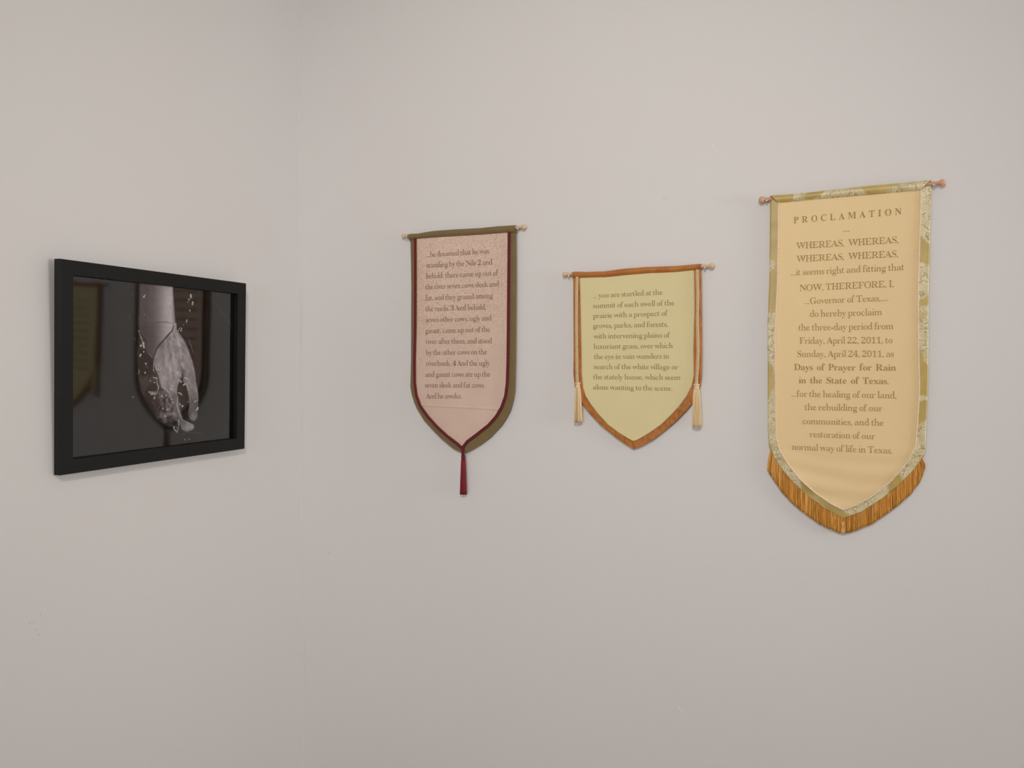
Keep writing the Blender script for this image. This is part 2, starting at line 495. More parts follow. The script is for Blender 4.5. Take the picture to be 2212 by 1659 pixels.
# ---------------------------------------------------------------- lettering (outlines in em/250 units)
GLYPHS = """
,|10|26|12|2,-24 11,-20 17,-15 22,-9 25,-2 26,5 25,12 23,17 20,21 16,24 11,25 4,22 0,17 0,10 3,4 9,2 9,-8 6,-17 2,-20
-|5|49|5|49,53 0,53 0,35 49,35
.|10|24|12|8,22 2,17 0,10 2,3 8,-1 16,-1 22,3 24,10 22,17 16,22
0|10|104|10|44,-1 29,3 19,11 12,21 7,33 2,54 0,90 3,115 10,134 15,145 24,154 36,160 53,163 68,160 80,154 88,145 94,135 101,115 104,90 102,54 97,33 92,21 85,11 74,3 61,-1;61,13 69,17 78,29 82,46 83,104 78,132 75,138 64,147 61,148 44,148 35,144 26,132 22,115 21,57 26,29 30,23 41,13 44,13
1|13|99|13|14,0 14,12 39,13 46,21 47,26 44,148 11,119 8,118 5,120 0,131 0,134 22,141 56,162 66,162 68,21 77,13 99,12 99,0
2|11|102|11|0,0 0,29 55,80 72,109 75,130 73,136 63,146 47,150 33,147 21,139 18,132 16,113 14,113 7,118 2,124 1,136 7,148 23,158 34,162 58,162 75,157 86,149 90,144 95,132 92,108 72,81 11,25 88,25 92,28 99,47 102,47 100,0
3|10|105|10|22,1 11,6 1,16 0,25 5,35 17,42 10,41 13,26 17,22 31,14 63,15 78,25 84,34 85,52 79,63 69,70 57,74 45,76 31,76 31,90 45,90 66,95 67,96 78,117 78,132 75,138 62,148 38,149 24,138 19,117 17,117 7,124 4,134 7,143 9,147 17,155 31,161 61,162 78,157 90,150 94,144 99,133 99,121 97,113 93,105 80,93 64,86 84,79 99,67 105,56 105,36 98,20 83,7 67,1 52,-2
4|5|116|5|44,0 44,13 66,16 70,21 71,42 2,42 0,63 66,161 90,161 90,57 116,57 116,42 90,42 91,21 95,16 113,13 113,0;8,57 71,57 67,145 43,108
A|0|151|0|0,0 0,9 10,12 13,21 72,166 69,166 138,18 151,8 150,8 150,0 88,0 88,8 93,8 102,12 107,18 104,31 97,47 32,47 19,14 19,11 18,13 34,7 38,7 39,0;36,57 93,57 64,124
C|9|143|5|76,-4 57,-1 41,5 27,15 17,27 9,41 3,56 0,73 0,90 3,107 9,122 17,135 28,148 41,158 58,164 84,166 130,154 131,155 136,162 137,166 138,166 138,110 138,110 132,128 122,142 108,151 94,156 80,158 60,155 42,141 35,133 27,110 25,81 28,53 36,32 43,23 62,12 84,8 102,11 120,19 136,32 137,33 143,27 136,19 123,9 109,2 94,-2
D|6|151|5|2,0 2,8 13,10 21,21 22,26 22,143 19,148 0,156 0,156 0,163 85,162 101,159 114,153 124,146 132,137 139,128 144,118 148,108 150,95 151,82 148,54 137,29 117,11 103,4 71,0;78,9 86,11 94,14 102,18 110,24 120,42 125,67 125,82 123,109 115,131 109,139 89,152 61,154 47,147 45,138 46,19 56,11 65,9
E|5|143|5|0,0 0,8 12,10 21,22 23,27 22,142 19,148 1,156 1,156 1,163 132,163 132,114 128,114 125,131 118,144 107,150 92,153 48,152 45,140 45,87 70,88 83,92 83,92 92,116 93,123 90,123 90,42 93,42 86,71 84,74 60,80 46,80 46,20 54,12 85,10 116,17 122,21 137,45 139,51 143,51 133,0
F|5|134|5|5,0 5,8 18,12 26,22 27,30 26,143 23,147 0,156 4,156 4,163 134,163 134,114 131,114 126,135 121,144 106,151 83,154 50,150 49,143 49,87 73,88 85,92 87,93 95,116 96,124 93,124 93,42 96,42 92,64 84,79 89,75 67,80 49,80 51,20 64,9 76,7 76,0
G|9|158|5|70,-3 51,1 35,9 22,21 13,33 6,48 1,64 0,82 1,99 6,115 13,129 22,142 34,153 49,162 67,166 93,165 130,155 139,166 138,166 138,110 140,110 126,138 110,152 90,158 80,158 61,155 43,142 36,133 28,110 26,81 28,53 37,30 50,15 59,11 66,7 75,5 94,5 110,12 116,24 116,51 112,58 89,65 92,65 92,71 158,71 158,63 148,61 139,50 138,46 138,10 120,3 94,-3
H|5|169|5|4,0 4,8 17,11 25,22 26,28 25,143 23,148 0,156 4,156 4,163 70,163 70,155 52,150 48,140 48,90 126,90 123,146 101,156 103,156 103,163 169,163 169,155 157,152 149,141 148,136 148,20 151,17 168,8 169,7 169,0 103,0 103,8 115,10 124,22 125,28 126,79 48,79 49,20 51,16 70,7 70,7 70,0
I|5|72|5|4,0 4,9 23,14 26,20 26,143 22,150 0,156 4,156 4,163 72,163 72,155 55,151 50,143 50,21 65,9 72,8 72,0
L|5|141|5|0,0 0,8 13,11 21,22 22,28 21,144 19,147 0,156 0,156 0,163 69,163 69,155 49,151 44,142 47,16 72,10 98,12 119,20 128,31 138,55 141,55 132,0
M|5|208|5|2,0 2,8 14,11 15,12 17,28 15,150 0,156 2,156 2,163 47,163 102,41 156,163 208,163 208,154 197,151 188,141 187,136 190,19 204,8 208,7 208,0 144,0 144,9 162,13 166,25 161,153 94,0 97,0 26,150 27,8 22,14 41,7 42,7 42,0
N|5|155|5|145,-4 24,136 25,8 19,15 38,7 39,7 39,0 1,0 1,8 12,11 16,28 15,142 0,155 1,155 1,163 35,163 133,50 130,149 116,156 118,156 118,163 155,163 155,155 143,152 142,151 141,135 141,-4
O|9|155|5|63,-3 43,4 23,20 12,35 4,51 0,68 0,94 4,112 12,128 28,148 44,159 64,165 93,165 112,159 132,143 143,129 151,112 155,95 155,68 151,51 143,34 127,15 111,4 92,-3;78,4 96,8 114,22 121,30 128,52 130,81 128,110 120,133 107,148 99,152 92,156 85,158 77,158 59,155 41,141 34,133 27,110 25,81 27,53 35,30 48,15 56,10 63,7 70,5
P|5|132|3|4,0 4,8 17,11 25,22 26,28 25,143 23,148 0,156 4,156 4,163 91,161 113,154 123,145 128,138 132,123 132,112 127,97 122,90 110,80 91,75 48,73 49,20 51,16 70,7 70,7 70,0;48,81 77,83 93,89 103,100 105,102 107,125 103,135 97,145 83,153 52,152 48,144
R|5|161|5|4,0 4,8 17,11 25,22 26,28 25,143 23,148 0,156 4,156 4,163 84,162 108,157 124,149 129,143 132,138 134,133 136,119 135,111 132,103 127,95 118,88 98,80 148,11 160,8 161,0 124,0 73,76 48,76 49,20 51,16 70,7 70,7 70,0;48,83 80,83 90,86 106,102 109,105 111,120 110,134 103,144 98,146 85,153 61,153 49,144 48,138
S|5|105|5|0,-4 0,56 2,56 7,37 13,20 24,11 39,7 53,5 71,8 84,19 90,33 91,40 89,44 74,57 28,81 14,94 10,103 8,113 7,129 9,142 16,154 28,162 44,166 96,159 98,161 99,167 102,167 102,114 102,114 86,148 83,150 56,159 42,158 29,151 21,139 19,127 22,121 43,107 85,86 100,71 105,46 104,33 99,19 89,7 71,-1 7,4 2,-4
T|5|144|3|37,0 37,8 49,10 59,22 60,28 60,156 34,154 21,150 11,142 6,128 4,114 0,114 0,163 144,163 144,113 140,113 138,129 133,142 123,150 109,154 82,156 83,19 86,15 105,7 106,7 106,0
W|0|225|0|75,-4 18,148 0,156 5,156 5,163 60,163 60,154 47,151 46,139 82,44 119,136 113,149 96,154 96,163 157,163 157,155 152,155 141,145 142,136 176,49 211,155 213,150 198,154 198,163 225,163 225,153 220,150 214,136 167,-4 170,-4 123,121 72,-4
a|8|101|2|72,-2 68,2 71,2 67,9 66,16 43,4 27,-1 18,-2 8,4 1,13 0,20 3,31 6,36 16,46 45,58 66,64 65,81 56,92 39,96 28,95 16,87 21,76 18,67 11,64 10,64 5,72 5,82 14,93 24,99 44,105 62,100 67,98 76,91 82,79 84,68 85,11 96,12 101,6 95,3 76,-3;61,16 67,21 67,57 47,52 38,48 30,43 21,28 19,21 21,17 32,11
b|5|108|8|15,-5 13,150 0,165 2,165 2,175 32,175 33,84 51,98 66,104 75,103 86,98 100,84 105,73 108,54 106,37 101,22 92,10 73,-2 61,-4 48,-2 36,5 28,12 4,-5;64,5 75,10 84,23 88,34 89,67 86,77 78,85 65,91 39,87 33,80 36,15 42,10 46,8 51,5
c|8|87|5|36,-3 22,4 12,13 5,25 1,38 0,54 3,69 9,83 20,95 36,103 55,104 63,100 76,91 78,86 79,77 70,67 72,67 67,69 70,69 66,73 64,84 56,94 47,96 38,95 28,88 25,84 19,74 17,51 20,34 29,22 34,18 49,13 66,13 75,16 81,21 87,17 82,12 73,5 63,1 53,-2
d|8|106|5|33,-3 22,2 8,16 1,33 0,54 3,69 8,83 23,97 28,101 38,104 50,101 62,95 74,84 74,149 60,165 58,165 58,175 93,175 95,16 106,12 106,3 77,0 76,0 74,20 56,3 50,0 43,-3;54,10 72,26 76,25 75,80 69,86 48,91 35,89 25,80 21,72 19,34 22,24 29,15 41,9
e|8|85|7|35,-3 28,1 11,13 4,25 0,39 0,61 4,75 10,87 21,97 36,104 50,104 56,100 72,88 78,77 80,64 79,54 17,54 19,38 24,25 28,22 39,16 57,13 68,16 79,23 80,24 85,19 81,14 72,7 62,2 52,-2;18,62 65,62 62,84 51,95 43,96 35,95 27,88 24,86 20,77
f|2|76|-8|0,0 0,9 13,14 14,23 14,90 0,90 0,100 14,100 14,131 18,151 26,165 30,171 42,178 53,179 68,169 76,155 76,139 69,126 70,126 62,138 65,162 52,169 36,161 33,142 32,100 52,100 52,90 32,90 33,18 42,8 51,7 51,0
g|6|99|5|26,-59 13,-53 5,-46 0,-35 0,-33 11,-18 24,-11 13,-3 8,6 8,16 14,24 35,35 19,43 13,49 9,55 7,62 7,73 11,83 25,97 32,101 54,104 76,98 98,99 98,87 80,87 87,75 89,62 83,49 70,38 63,35 35,33 22,22 22,18 23,17 78,13 90,7 97,-6 99,-34 95,-41 90,-48 75,-56 55,-60;57,42 69,53 72,74 69,83 56,95 44,96 30,88 25,79 26,57 35,44 44,40;63,-49 74,-46 83,-41 89,-33 90,-20 87,-17 66,-14 25,-15 13,-29 12,-32 18,-40 32,-48 43,-50
h|5|115|5|2,0 2,8 13,11 15,17 13,150 0,165 2,165 2,175 32,175 33,79 54,97 61,99 69,102 77,103 87,100 89,98 97,87 99,80 102,15 115,6 112,6 112,0 70,0 70,6 69,6 81,16 83,17 81,81 73,87 57,87 39,79 32,76 34,15 47,6 44,6 44,0
i|5|42|5|22,138 11,144 9,152 16,160 24,162 21,162 32,156 35,148 28,140 19,138;0,0 0,8 11,11 13,17 11,90 1,93 1,100 30,100 33,12 42,8 42,0
k|5|116|5|0,0 0,8 11,11 13,17 11,157 1,162 1,175 30,175 35,46 77,81 78,90 72,94 65,95 64,100 104,100 104,93 102,93 91,88 62,64 107,10 116,8 116,0 72,0 72,7 81,9 80,15 47,56 30,44 33,12 42,8 42,0
l|5|47|5|5,0 5,8 16,11 18,17 16,156 0,166 6,166 6,175 35,175 38,12 47,8 47,0
m|5|177|5|2,0 2,8 13,11 15,17 13,85 0,94 2,94 2,100 32,100 33,79 53,96 60,99 67,102 74,103 83,101 90,97 93,93 96,88 99,79 119,96 126,99 134,102 142,103 152,99 153,98 162,87 164,80 167,11 177,8 177,0 136,0 136,8 146,12 148,17 145,81 138,87 122,88 104,80 98,77 99,16 112,6 110,6 110,0 69,0 69,8 80,12 81,17 79,81 72,87 56,87 38,79 32,76 34,12 43,8 43,0
n|5|115|5|2,0 2,8 13,11 15,17 13,85 0,94 2,94 2,100 32,100 33,79 54,97 61,99 68,102 77,103 87,100 88,98 97,87 99,80 102,15 115,6 112,6 112,0 70,0 70,6 69,6 81,16 83,17 80,81 73,87 57,87 39,79 32,76 34,15 47,6 44,6 44,0
o|8|93|8|34,-2 19,6 10,17 3,30 0,45 1,60 5,74 12,87 24,97 40,104 59,102 73,95 83,83 90,70 93,55 92,39 88,25 81,13 69,2 53,-4;51,4 62,9 71,27 73,70 69,80 60,92 51,96 42,96 32,92 24,80 20,70 24,20 33,8 42,4
p|5|106|5|0,-60 0,-48 12,-41 13,-28 11,88 1,92 1,100 29,100 32,77 43,91 49,96 55,100 62,103 70,104 81,100 91,92 103,71 106,52 103,31 98,17 84,3 79,-1 69,-4 56,-1 44,6 32,18 32,-38 49,-51 49,-51 49,-60;65,9 76,15 83,24 86,35 85,71 82,80 72,88 59,90 50,88 39,83 30,76 30,22 36,19 53,10
r|5|83|2|0,0 0,8 11,11 13,17 11,90 1,93 1,100 30,100 32,74 44,87 73,103 70,103 78,98 83,89 80,78 75,74 77,74 62,86 38,80 32,73 31,63 32,16 45,7 49,6 49,0
s|5|72|5|26,-2 8,4 7,4 3,-4 0,-4 0,34 3,34 8,19 11,13 31,5 48,6 58,14 60,22 58,29 50,35 19,49 9,61 6,72 7,79 9,88 14,96 25,102 66,99 70,105 72,105 72,72 70,72 60,88 52,93 32,96 19,87 19,76 35,65 59,54 67,46 71,34 70,15 69,12 63,4 53,-2 47,-4
t|5|65|5|30,-2 20,1 15,6 11,19 10,90 0,90 0,97 40,137 32,137 32,100 52,100 52,90 28,90 30,18 43,12 52,14 58,20 59,22 65,19 61,13 54,7 46,3 38,0
u|5|122|5|38,-2 29,2 23,9 18,26 16,87 0,95 5,95 5,100 36,100 37,20 47,12 62,12 81,19 86,23 85,85 70,94 72,94 72,100 104,100 105,17 122,10 117,10 117,4 98,3 86,1 86,20 64,3 44,-3
v|0|96|2|54,-4 10,89 0,92 0,100 44,100 44,94 42,94 32,85 32,85 57,30 85,95 88,90 73,95 77,95 77,100 96,100 96,91 94,90 88,79 51,-4
w|0|152|2|50,-4 6,90 0,92 0,100 38,100 38,93 30,91 31,80 53,32 78,85 75,92 66,94 66,100 106,100 106,93 97,90 97,85 117,36 142,92 141,93 136,94 136,100 152,100 152,92 152,92 107,-4 112,-4 78,74 38,-4
x|5|99|5|0,0 0,9 6,9 14,17 40,49 10,87 0,91 0,100 43,100 43,94 38,93 35,87 38,81 54,60 78,91 73,95 73,95 73,100 96,100 96,92 91,90 58,55 95,7 99,6 99,0 56,0 56,7 66,8 67,11 61,22 45,43 16,6 14,9 30,5 32,0
y|0|97|2|12,-58 3,-50 0,-40 2,-26 10,-19 6,-18 14,-28 16,-41 29,-42 45,-13 49,8 9,92 2,93 2,100 46,100 46,93 34,90 35,82 60,29 86,94 87,93 79,94 79,100 97,100 97,92 96,91 86,80 35,-50 32,-52 14,-58
z|5|89|5|2,0 2,5 60,93 24,92 13,88 7,80 5,70 0,70 2,100 82,100 82,94 26,8 58,9 75,14 75,14 86,35 89,35 86,0
B.|10|24|12|8,22 2,17 0,10 2,3 8,-1 16,-1 22,3 24,10 22,17 16,22
B2|7|110|7|0,0 0,26 58,81 72,106 75,130 73,138 64,147 52,149 40,147 31,141 27,131 25,112 14,113 7,118 2,124 1,136 7,147 22,158 38,162 62,162 80,158 92,151 99,144 104,132 101,109 79,79 17,25 88,25 95,30 102,47 110,47 109,0
B3|6|113|6|25,1 11,7 2,17 0,27 4,35 16,42 16,42 19,27 23,21 37,15 63,15 76,23 82,34 84,52 79,62 71,69 60,74 48,76 30,76 30,90 48,90 64,94 68,97 77,115 77,132 73,140 62,148 44,148 32,140 27,116 15,117 6,124 3,134 5,143 10,149 20,156 34,161 64,162 81,158 95,151 102,144 107,133 107,121 104,111 98,103 85,92 70,86 92,79 106,67 112,56 113,36 105,20 92,8 70,0 56,-2
B4|5|124|5|43,0 43,12 64,15 69,21 70,42 1,42 0,60 69,161 98,161 98,57 124,57 124,42 98,42 99,21 103,15 122,12 122,0;13,57 70,57 68,140 47,107
BA|0|159|0|0,0 0,8 10,10 16,21 76,166 78,166 147,15 157,8 159,7 159,0 88,0 88,7 97,8 104,11 107,15 104,30 97,47 37,47 25,16 26,12 26,11 38,7 43,7 45,0;41,57 93,57 66,119
BC|9|150|5|81,-4 62,-2 45,4 30,13 19,25 10,39 3,55 0,72 0,91 3,108 10,124 19,137 31,149 45,159 63,164 89,166 132,155 136,156 140,162 141,166 145,166 145,110 142,110 135,127 125,141 112,150 99,156 84,158 66,155 51,144 43,132 36,109 34,81 36,54 43,33 52,22 69,11 89,8 107,11 125,19 140,32 143,36 150,30 141,19 128,9 114,2 98,-2
BD|6|160|5|2,0 2,7 14,10 21,18 22,26 21,143 18,150 4,156 0,156 0,163 90,162 105,159 118,154 129,148 139,140 146,130 152,120 156,109 159,96 160,81 156,53 145,29 127,12 107,4 75,0;82,9 90,11 98,15 105,19 112,25 120,43 124,67 125,82 123,109 116,130 108,141 91,152 66,154 56,149 53,138 55,16 62,10 69,9
BI|5|78|5|0,0 0,7 18,13 22,20 22,144 18,152 1,156 0,156 0,163 77,163 77,156 59,152 55,144 56,18 67,9 78,7 78,0
BL|5|147|5|0,0 0,7 14,10 21,19 22,29 21,144 18,150 5,156 0,156 0,163 78,163 78,156 58,152 53,142 56,15 76,10 102,12 120,19 132,32 142,55 147,55 138,0
BM|5|216|5|0,0 0,7 14,10 17,14 19,28 17,150 2,156 0,156 0,163 54,163 106,46 158,163 216,163 216,156 202,152 196,143 194,135 197,16 207,8 215,7 215,0 142,0 142,7 159,12 164,26 162,148 97,0 95,0 29,144 30,14 30,13 44,7 49,7 49,0
BN|5|163|5|143,-4 28,130 29,14 28,13 41,7 46,7 46,0 0,0 0,7 14,11 18,28 18,140 0,156 0,156 0,163 42,163 135,55 132,150 119,156 116,156 116,163 163,163 163,156 149,153 146,149 145,135 145,-4
BO|9|164|5|67,-3 47,3 26,18 14,32 5,49 0,68 0,95 5,113 14,130 31,149 48,160 68,165 97,165 117,159 138,145 150,131 159,114 164,95 164,68 159,49 150,32 133,14 116,3 96,-3;83,4 99,8 114,19 122,31 128,53 130,81 128,109 121,131 110,147 103,152 96,155 89,158 81,158 64,155 50,144 42,132 36,110 34,81 36,53 43,31 54,16 61,11 68,7 75,5
BP|5|137|3|0,0 0,7 14,10 21,19 22,29 21,143 18,150 0,156 0,156 0,163 92,161 114,156 126,147 133,138 137,123 137,111 132,97 124,88 111,79 91,74 53,73 54,20 57,13 71,7 75,7 75,0;53,82 78,83 91,88 98,97 102,103 103,125 99,138 93,147 82,153 57,152 53,143
BR|5|165|5|0,0 0,7 14,10 21,19 22,29 21,143 18,150 0,156 0,156 0,163 85,162 108,158 125,150 131,145 135,140 138,134 141,119 139,110 136,101 129,93 120,86 102,80 154,9 164,7 165,0 120,0 69,76 53,76 54,20 57,13 71,7 75,7 75,0;53,83 80,84 90,87 102,99 105,106 107,120 106,133 101,143 95,147 85,153 63,153 55,147 53,138
BS|5|112|5|0,-4 0,56 5,56 10,37 17,22 28,12 41,7 55,5 71,8 83,18 89,30 89,39 87,44 75,55 29,79 13,92 8,102 5,113 5,129 9,143 17,154 30,162 45,166 97,159 100,162 101,167 106,167 106,114 103,114 90,142 80,151 59,159 45,158 32,152 25,141 24,130 27,122 46,109 92,86 106,71 112,47 110,31 103,17 91,6 74,-1 9,4 4,-4
BT|5|146|3|34,0 34,7 48,10 56,19 57,29 57,155 36,153 23,149 14,141 8,128 5,114 0,114 0,163 146,163 146,113 141,113 138,128 133,141 123,149 110,153 88,155 89,19 92,13 107,7 112,7 112,0
Ba|8|108|2|76,-3 72,1 71,2 68,7 66,14 48,3 32,-2 18,-2 8,4 1,13 0,20 3,31 8,38 20,47 49,58 66,63 65,84 58,93 43,96 32,95 24,89 30,75 26,67 18,63 11,64 5,72 5,82 13,93 28,100 48,105 67,101 76,98 85,91 91,80 93,68 94,12 104,13 108,7 100,2 85,-4;60,15 67,21 67,56 51,52 43,48 36,42 30,31 28,21 31,15 38,11
Be|8|92|7|39,-3 28,1 13,11 5,24 0,39 0,62 5,76 13,89 25,98 40,104 54,104 65,99 78,90 85,78 88,64 88,54 26,54 28,39 32,27 37,21 47,16 61,13 73,16 83,23 86,26 92,21 85,14 76,7 67,1 56,-3;26,62 66,62 63,87 54,95 47,96 41,95 34,90 31,86 28,77
Bf|2|84|-8|0,0 0,7 13,12 14,24 14,90 0,90 0,100 14,100 14,132 18,151 26,165 33,173 47,179 62,178 76,170 84,156 84,139 77,126 70,126 63,137 66,164 57,169 45,163 41,142 40,100 61,100 61,90 40,90 42,15 49,7 60,6 60,0
Bh|5|120|5|0,0 0,7 10,10 13,18 11,155 2,166 0,166 0,175 39,175 40,83 56,97 63,100 71,103 79,104 90,101 96,98 103,89 106,80 109,12 118,6 120,6 120,0 68,0 68,6 70,6 79,13 81,18 79,82 72,87 60,87 46,81 39,76 41,13 50,6 51,6 51,0
Bi|5|51|5|22,138 15,144 13,152 18,159 26,162 30,162 38,156 39,148 34,140 27,138;0,0 0,7 11,10 13,18 11,91 1,94 1,100 40,100 42,10 51,7 51,0
Bn|5|120|5|0,0 0,7 10,10 13,18 11,88 2,95 0,95 0,100 39,100 40,83 56,97 63,100 71,103 79,104 90,101 96,98 103,89 106,80 109,12 118,6 120,6 120,0 68,0 68,6 70,6 79,13 81,18 79,82 72,87 59,87 46,81 39,76 41,13 50,6 51,6 51,0
Bo|8|102|8|39,-3 23,5 11,16 4,29 0,44 1,61 6,76 14,89 28,98 44,104 63,103 79,95 90,85 98,71 102,56 101,39 96,24 87,11 74,2 57,-4;55,4 64,8 72,23 73,70 69,84 63,93 55,96 47,96 39,93 32,84 29,70 32,16 39,8 47,4
Br|5|92|2|0,0 0,7 11,10 13,18 11,91 1,94 1,100 38,100 40,78 52,91 73,103 79,103 87,98 92,89 89,78 83,73 77,74 64,85 47,81 41,73 40,62 41,14 51,7 58,6 58,0
Bs|5|77|5|28,-2 11,3 8,2 4,-4 0,-4 0,34 5,34 10,19 17,11 33,5 48,6 57,13 59,21 57,27 50,33 16,49 6,61 3,71 5,81 8,89 15,97 26,103 68,99 71,105 75,105 75,72 71,72 62,87 53,94 34,95 23,88 23,77 38,67 65,54 73,46 77,35 75,17 72,11 65,3 54,-2 48,-4
Bt|5|70|5|32,-2 20,1 15,6 11,19 10,90 0,90 0,97 40,137 39,137 39,100 61,100 61,90 37,90 39,17 49,13 57,15 62,20 64,23 70,20 66,13 59,6 51,2 43,-1
Bx|5|108|5|0,0 0,7 10,10 18,18 42,47 10,89 0,93 0,100 52,100 52,94 45,93 43,89 46,83 60,63 82,90 77,95 73,95 73,100 105,100 105,94 96,90 65,57 105,6 108,6 108,0 56,0 56,6 66,8 67,11 62,21 47,40 23,8 23,8 36,5 37,0
By|0|105|2|12,-58 4,-50 0,-40 2,-26 10,-18 15,-18 22,-27 24,-41 33,-42 49,-13 52,3 8,93 2,94 1,100 54,100 54,94 43,91 43,83 66,34 88,91 87,93 78,94 78,100 105,100 105,93 101,92 92,79 43,-45 35,-54 20,-59
"""
GL = {}
for line in GLYPHS.strip('\n').split('\n'):
    k, a, w_, r, s_ = line.split('|')
    loops = [[tuple(map(int, q.split(','))) for q in p.split()] for p in s_.split(';')]
    groups = [loops] if k[-1] not in 'ij' else [[lp] for lp in loops]
    tris, base = [], 0
    for gp in groups:                       # the dot of an i is filled on its own
        tris += [tuple(i + base for i in t) for t in tessellate_polygon([[Vector((x, y, 0)) for x, y in lp] for lp in gp])]
        base += sum(map(len, gp))
    GL[k] = (int(a), int(w_), int(r), [q for lp in loops for q in lp], tris)

def text_line(buf, txt, a, b, em, yfun, off, track=0, bold=False, space=46):
    """set txt so that it starts at photo point a and ends at b; em = letter size in photo pixels"""
    A, B = P(*a, off), P(*b, off)
    up = P(a[0], a[1] - em, off)[1] - A[1]
    sy = up / 250.0
    x, out, i = 0.0, [], 0
    bd = bold
    for ch in txt:
        if ch == '*':
            bd = not bd
            continue
        if ch == ' ':
            x += space + track
            continue
        g = GL[('B' + ch) if bd and ('B' + ch) in GL else ch]
        x += g[0]
        out.append((x, g))
        x += g[1]
        end = x
        x += g[2] + track
    x0 = out[0][0]
    sx = (B[0] - A[0]) / (end - x0)
    sl = (B[1] - A[1]) / (end - x0)
    for gx, g in out:
        vs = []
        for (px_, py_) in g[3]:
            X = A[0] + (gx - x0 + px_) * sx
            Z = A[1] + (gx - x0 + px_) * sl + py_ * sy
            vs.append((X, yfun(X, Z) - 0.0005, Z))
        buf.add(vs, [tuple(t) for t in g[4]])

# ---------------------------------------------------------------- cloth builders
def interp_edge(pts, z):
    """x at height z on an edge given from top to bottom"""
    p = np.array(pts)
    return np.interp(-z, -p[:, 1], p[:, 0])

def sheet(left, right, yfun, th, nr=180, nc=90, edge=0.0008):
    """closed cloth sheet between two edges (top to the common tip), front surface y = yfun"""
    zt = max(left[0][1], right[0][1]); zb = min(left[-1][1], right[-1][1])
    ztl, ztr = left[0][1], right[0][1]
    V = []
    ss = np.linspace(0, 1, nc)
    for i in range(nr):
        t = i / (nr - 1)
        t = 1 - (1 - t) ** 1.15
        for s in ss:
            ztop = ztl + (ztr - ztl) * s
            Z = ztop + (zb - ztop) * t
            L = interp_edge(left, Z); R = interp_edge(right, Z)
            V.append((L + (R - L) * s, Z, s))
    front, back = [], []
    for (X, Z, s) in V:
        y = yfun(X, Z)
        rim = min(s, 1 - s)
        front.append((X, y + (edge if rim < 1e-6 else 0), Z))
        back.append((X, y + th, Z))
    n = nr * nc
    F = []
    for i in range(nr - 1):
        for j in range(nc - 1):
            a = i * nc + j
            F.append((a, a + nc, a + nc + 1, a + 1))
            F.append((n + a, n + a + 1, n + a + nc + 1, n + a + nc))
    for i in range(nr - 1):
        a = i * nc
        F.append((a, n + a, n + a + nc, a + nc))
        a = i * nc + nc - 1
        F.append((a, a + nc, n + a + nc, n + a))
    for j in range(nc - 1):
        F.append((j, j + 1, n + j + 1, n + j))
        a = (nr - 1) * nc + j
        F.append((a, n + a, n + a + 1, a + 1))
    return front + back, F

def strip(top, bot, off_top, prof, back_y, nu=160):
    """rod sleeve: surface between a top and a bottom polyline (photo px), bulging forward by prof(v)"""
    T, _ = resample(PL(top), 1e-3); B, _ = resample(PL(bot), 1e-3)
    u = np.linspace(0, 1, nu)
    def at(A, u):
        d = np.linspace(0, 1, len(A)); return np.stack([np.interp(u, d, A[:, 0]), np.interp(u, d, A[:, 1])], 1)
    T, B = at(T, u), at(B, u)
    nv = 14
    V = []
    for j in range(nv):
        v_ = j / (nv - 1)
        for i in range(nu):
            q = T[i] * (1 - v_) + B[i] * v_
            wob = 0.0007 * noise.noise(Vector((q[0] * 30, q[1] * 60, 5)))
            V.append((q[0], -prof(v_) + wob, q[1]))
    n = len(V)
    for j in (0, nv - 1):
        for i in range(nu):
            q = T[i] if j == 0 else B[i]
            V.append((q[0], back_y, q[1]))
    F = []
    for j in range(nv - 1):
        for i in range(nu - 1):
            a = j * nu + i
            F.append((a, a + nu, a + nu + 1, a + 1))
    for i in range(nu - 1):
        F.append((i, i + 1, n + i + 1, n + i))
        a = (nv - 1) * nu + i
        F.append((a, n + nu + i, n + nu + i + 1, a + 1))
        F.append((n + i, n + i + 1, n + nu + i + 1, n + nu + i))
    F.append([j * nu for j in range(nv)] + [n + nu, n])
    F.append(([j * nu + nu - 1 for j in range(nv)] + [n + 2 * nu - 1, n + nu - 1])[::-1])
    return V, F

def dowel(parent, org, a, b, r_ball_px, r_rod_px, mat, off=0.012):
    A, B = P(*a, off), P(*b, off)
    k = abs(P(a[0], a[1] - 1, off)[1] - A[1]); k2 = abs(P(b[0], b[1] - 1, off)[1] - B[1])
    pa, pb = np.array([A[0], -off, A[1]]), np.array([B[0], -off, B[1]])
    ax = (pb - pa) / np.linalg.norm(pb - pa)
    L = np.linalg.norm(pb - pa)
    rr_ = r_rod_px * (k + k2) / 2
    v, f = lathe(pa, ax, [(0, rr_ * .7), (0.002, rr_ * .9)] + [(t * L, rr_) for t in (0.01, 0.057)] + [(t * L, rr_ * .4) for t in (0.064, 0.5, 0.90)] + [(t * L, rr_) for t in (0.915, 0.99)] + [(L - 0.002, rr_ * .9), (L, rr_ * .7)], 20)
    d = mesh('dowel', v, f, mat, parent, org)
    for c, rb, s_ in ((pa, r_ball_px[0] * k, 1), (pb, r_ball_px[1] * k2, -1)):
        prof = []
        for i in range(15):
            t = math.pi * i / 14
            prof.append((-s_ * rb * math.cos(t), max(rb * math.sin(t), rb * 0.04)))
        prof.append((s_ * rb * 1.02, rb * 0.55)); prof.append((s_ * rb * 1.35, rb * 0.62)); prof.append((s_ * rb * 1.4, rr_ * 1.02))
        prof = [(p_[0], p_[1]) for p_ in prof]
        v, f = lathe(c, ax, prof, 24)
        if s_ < 0: f = [q[::-1] for q in f]
        mesh('finial', v, f, mat, d, org)
    return d, pa, pb

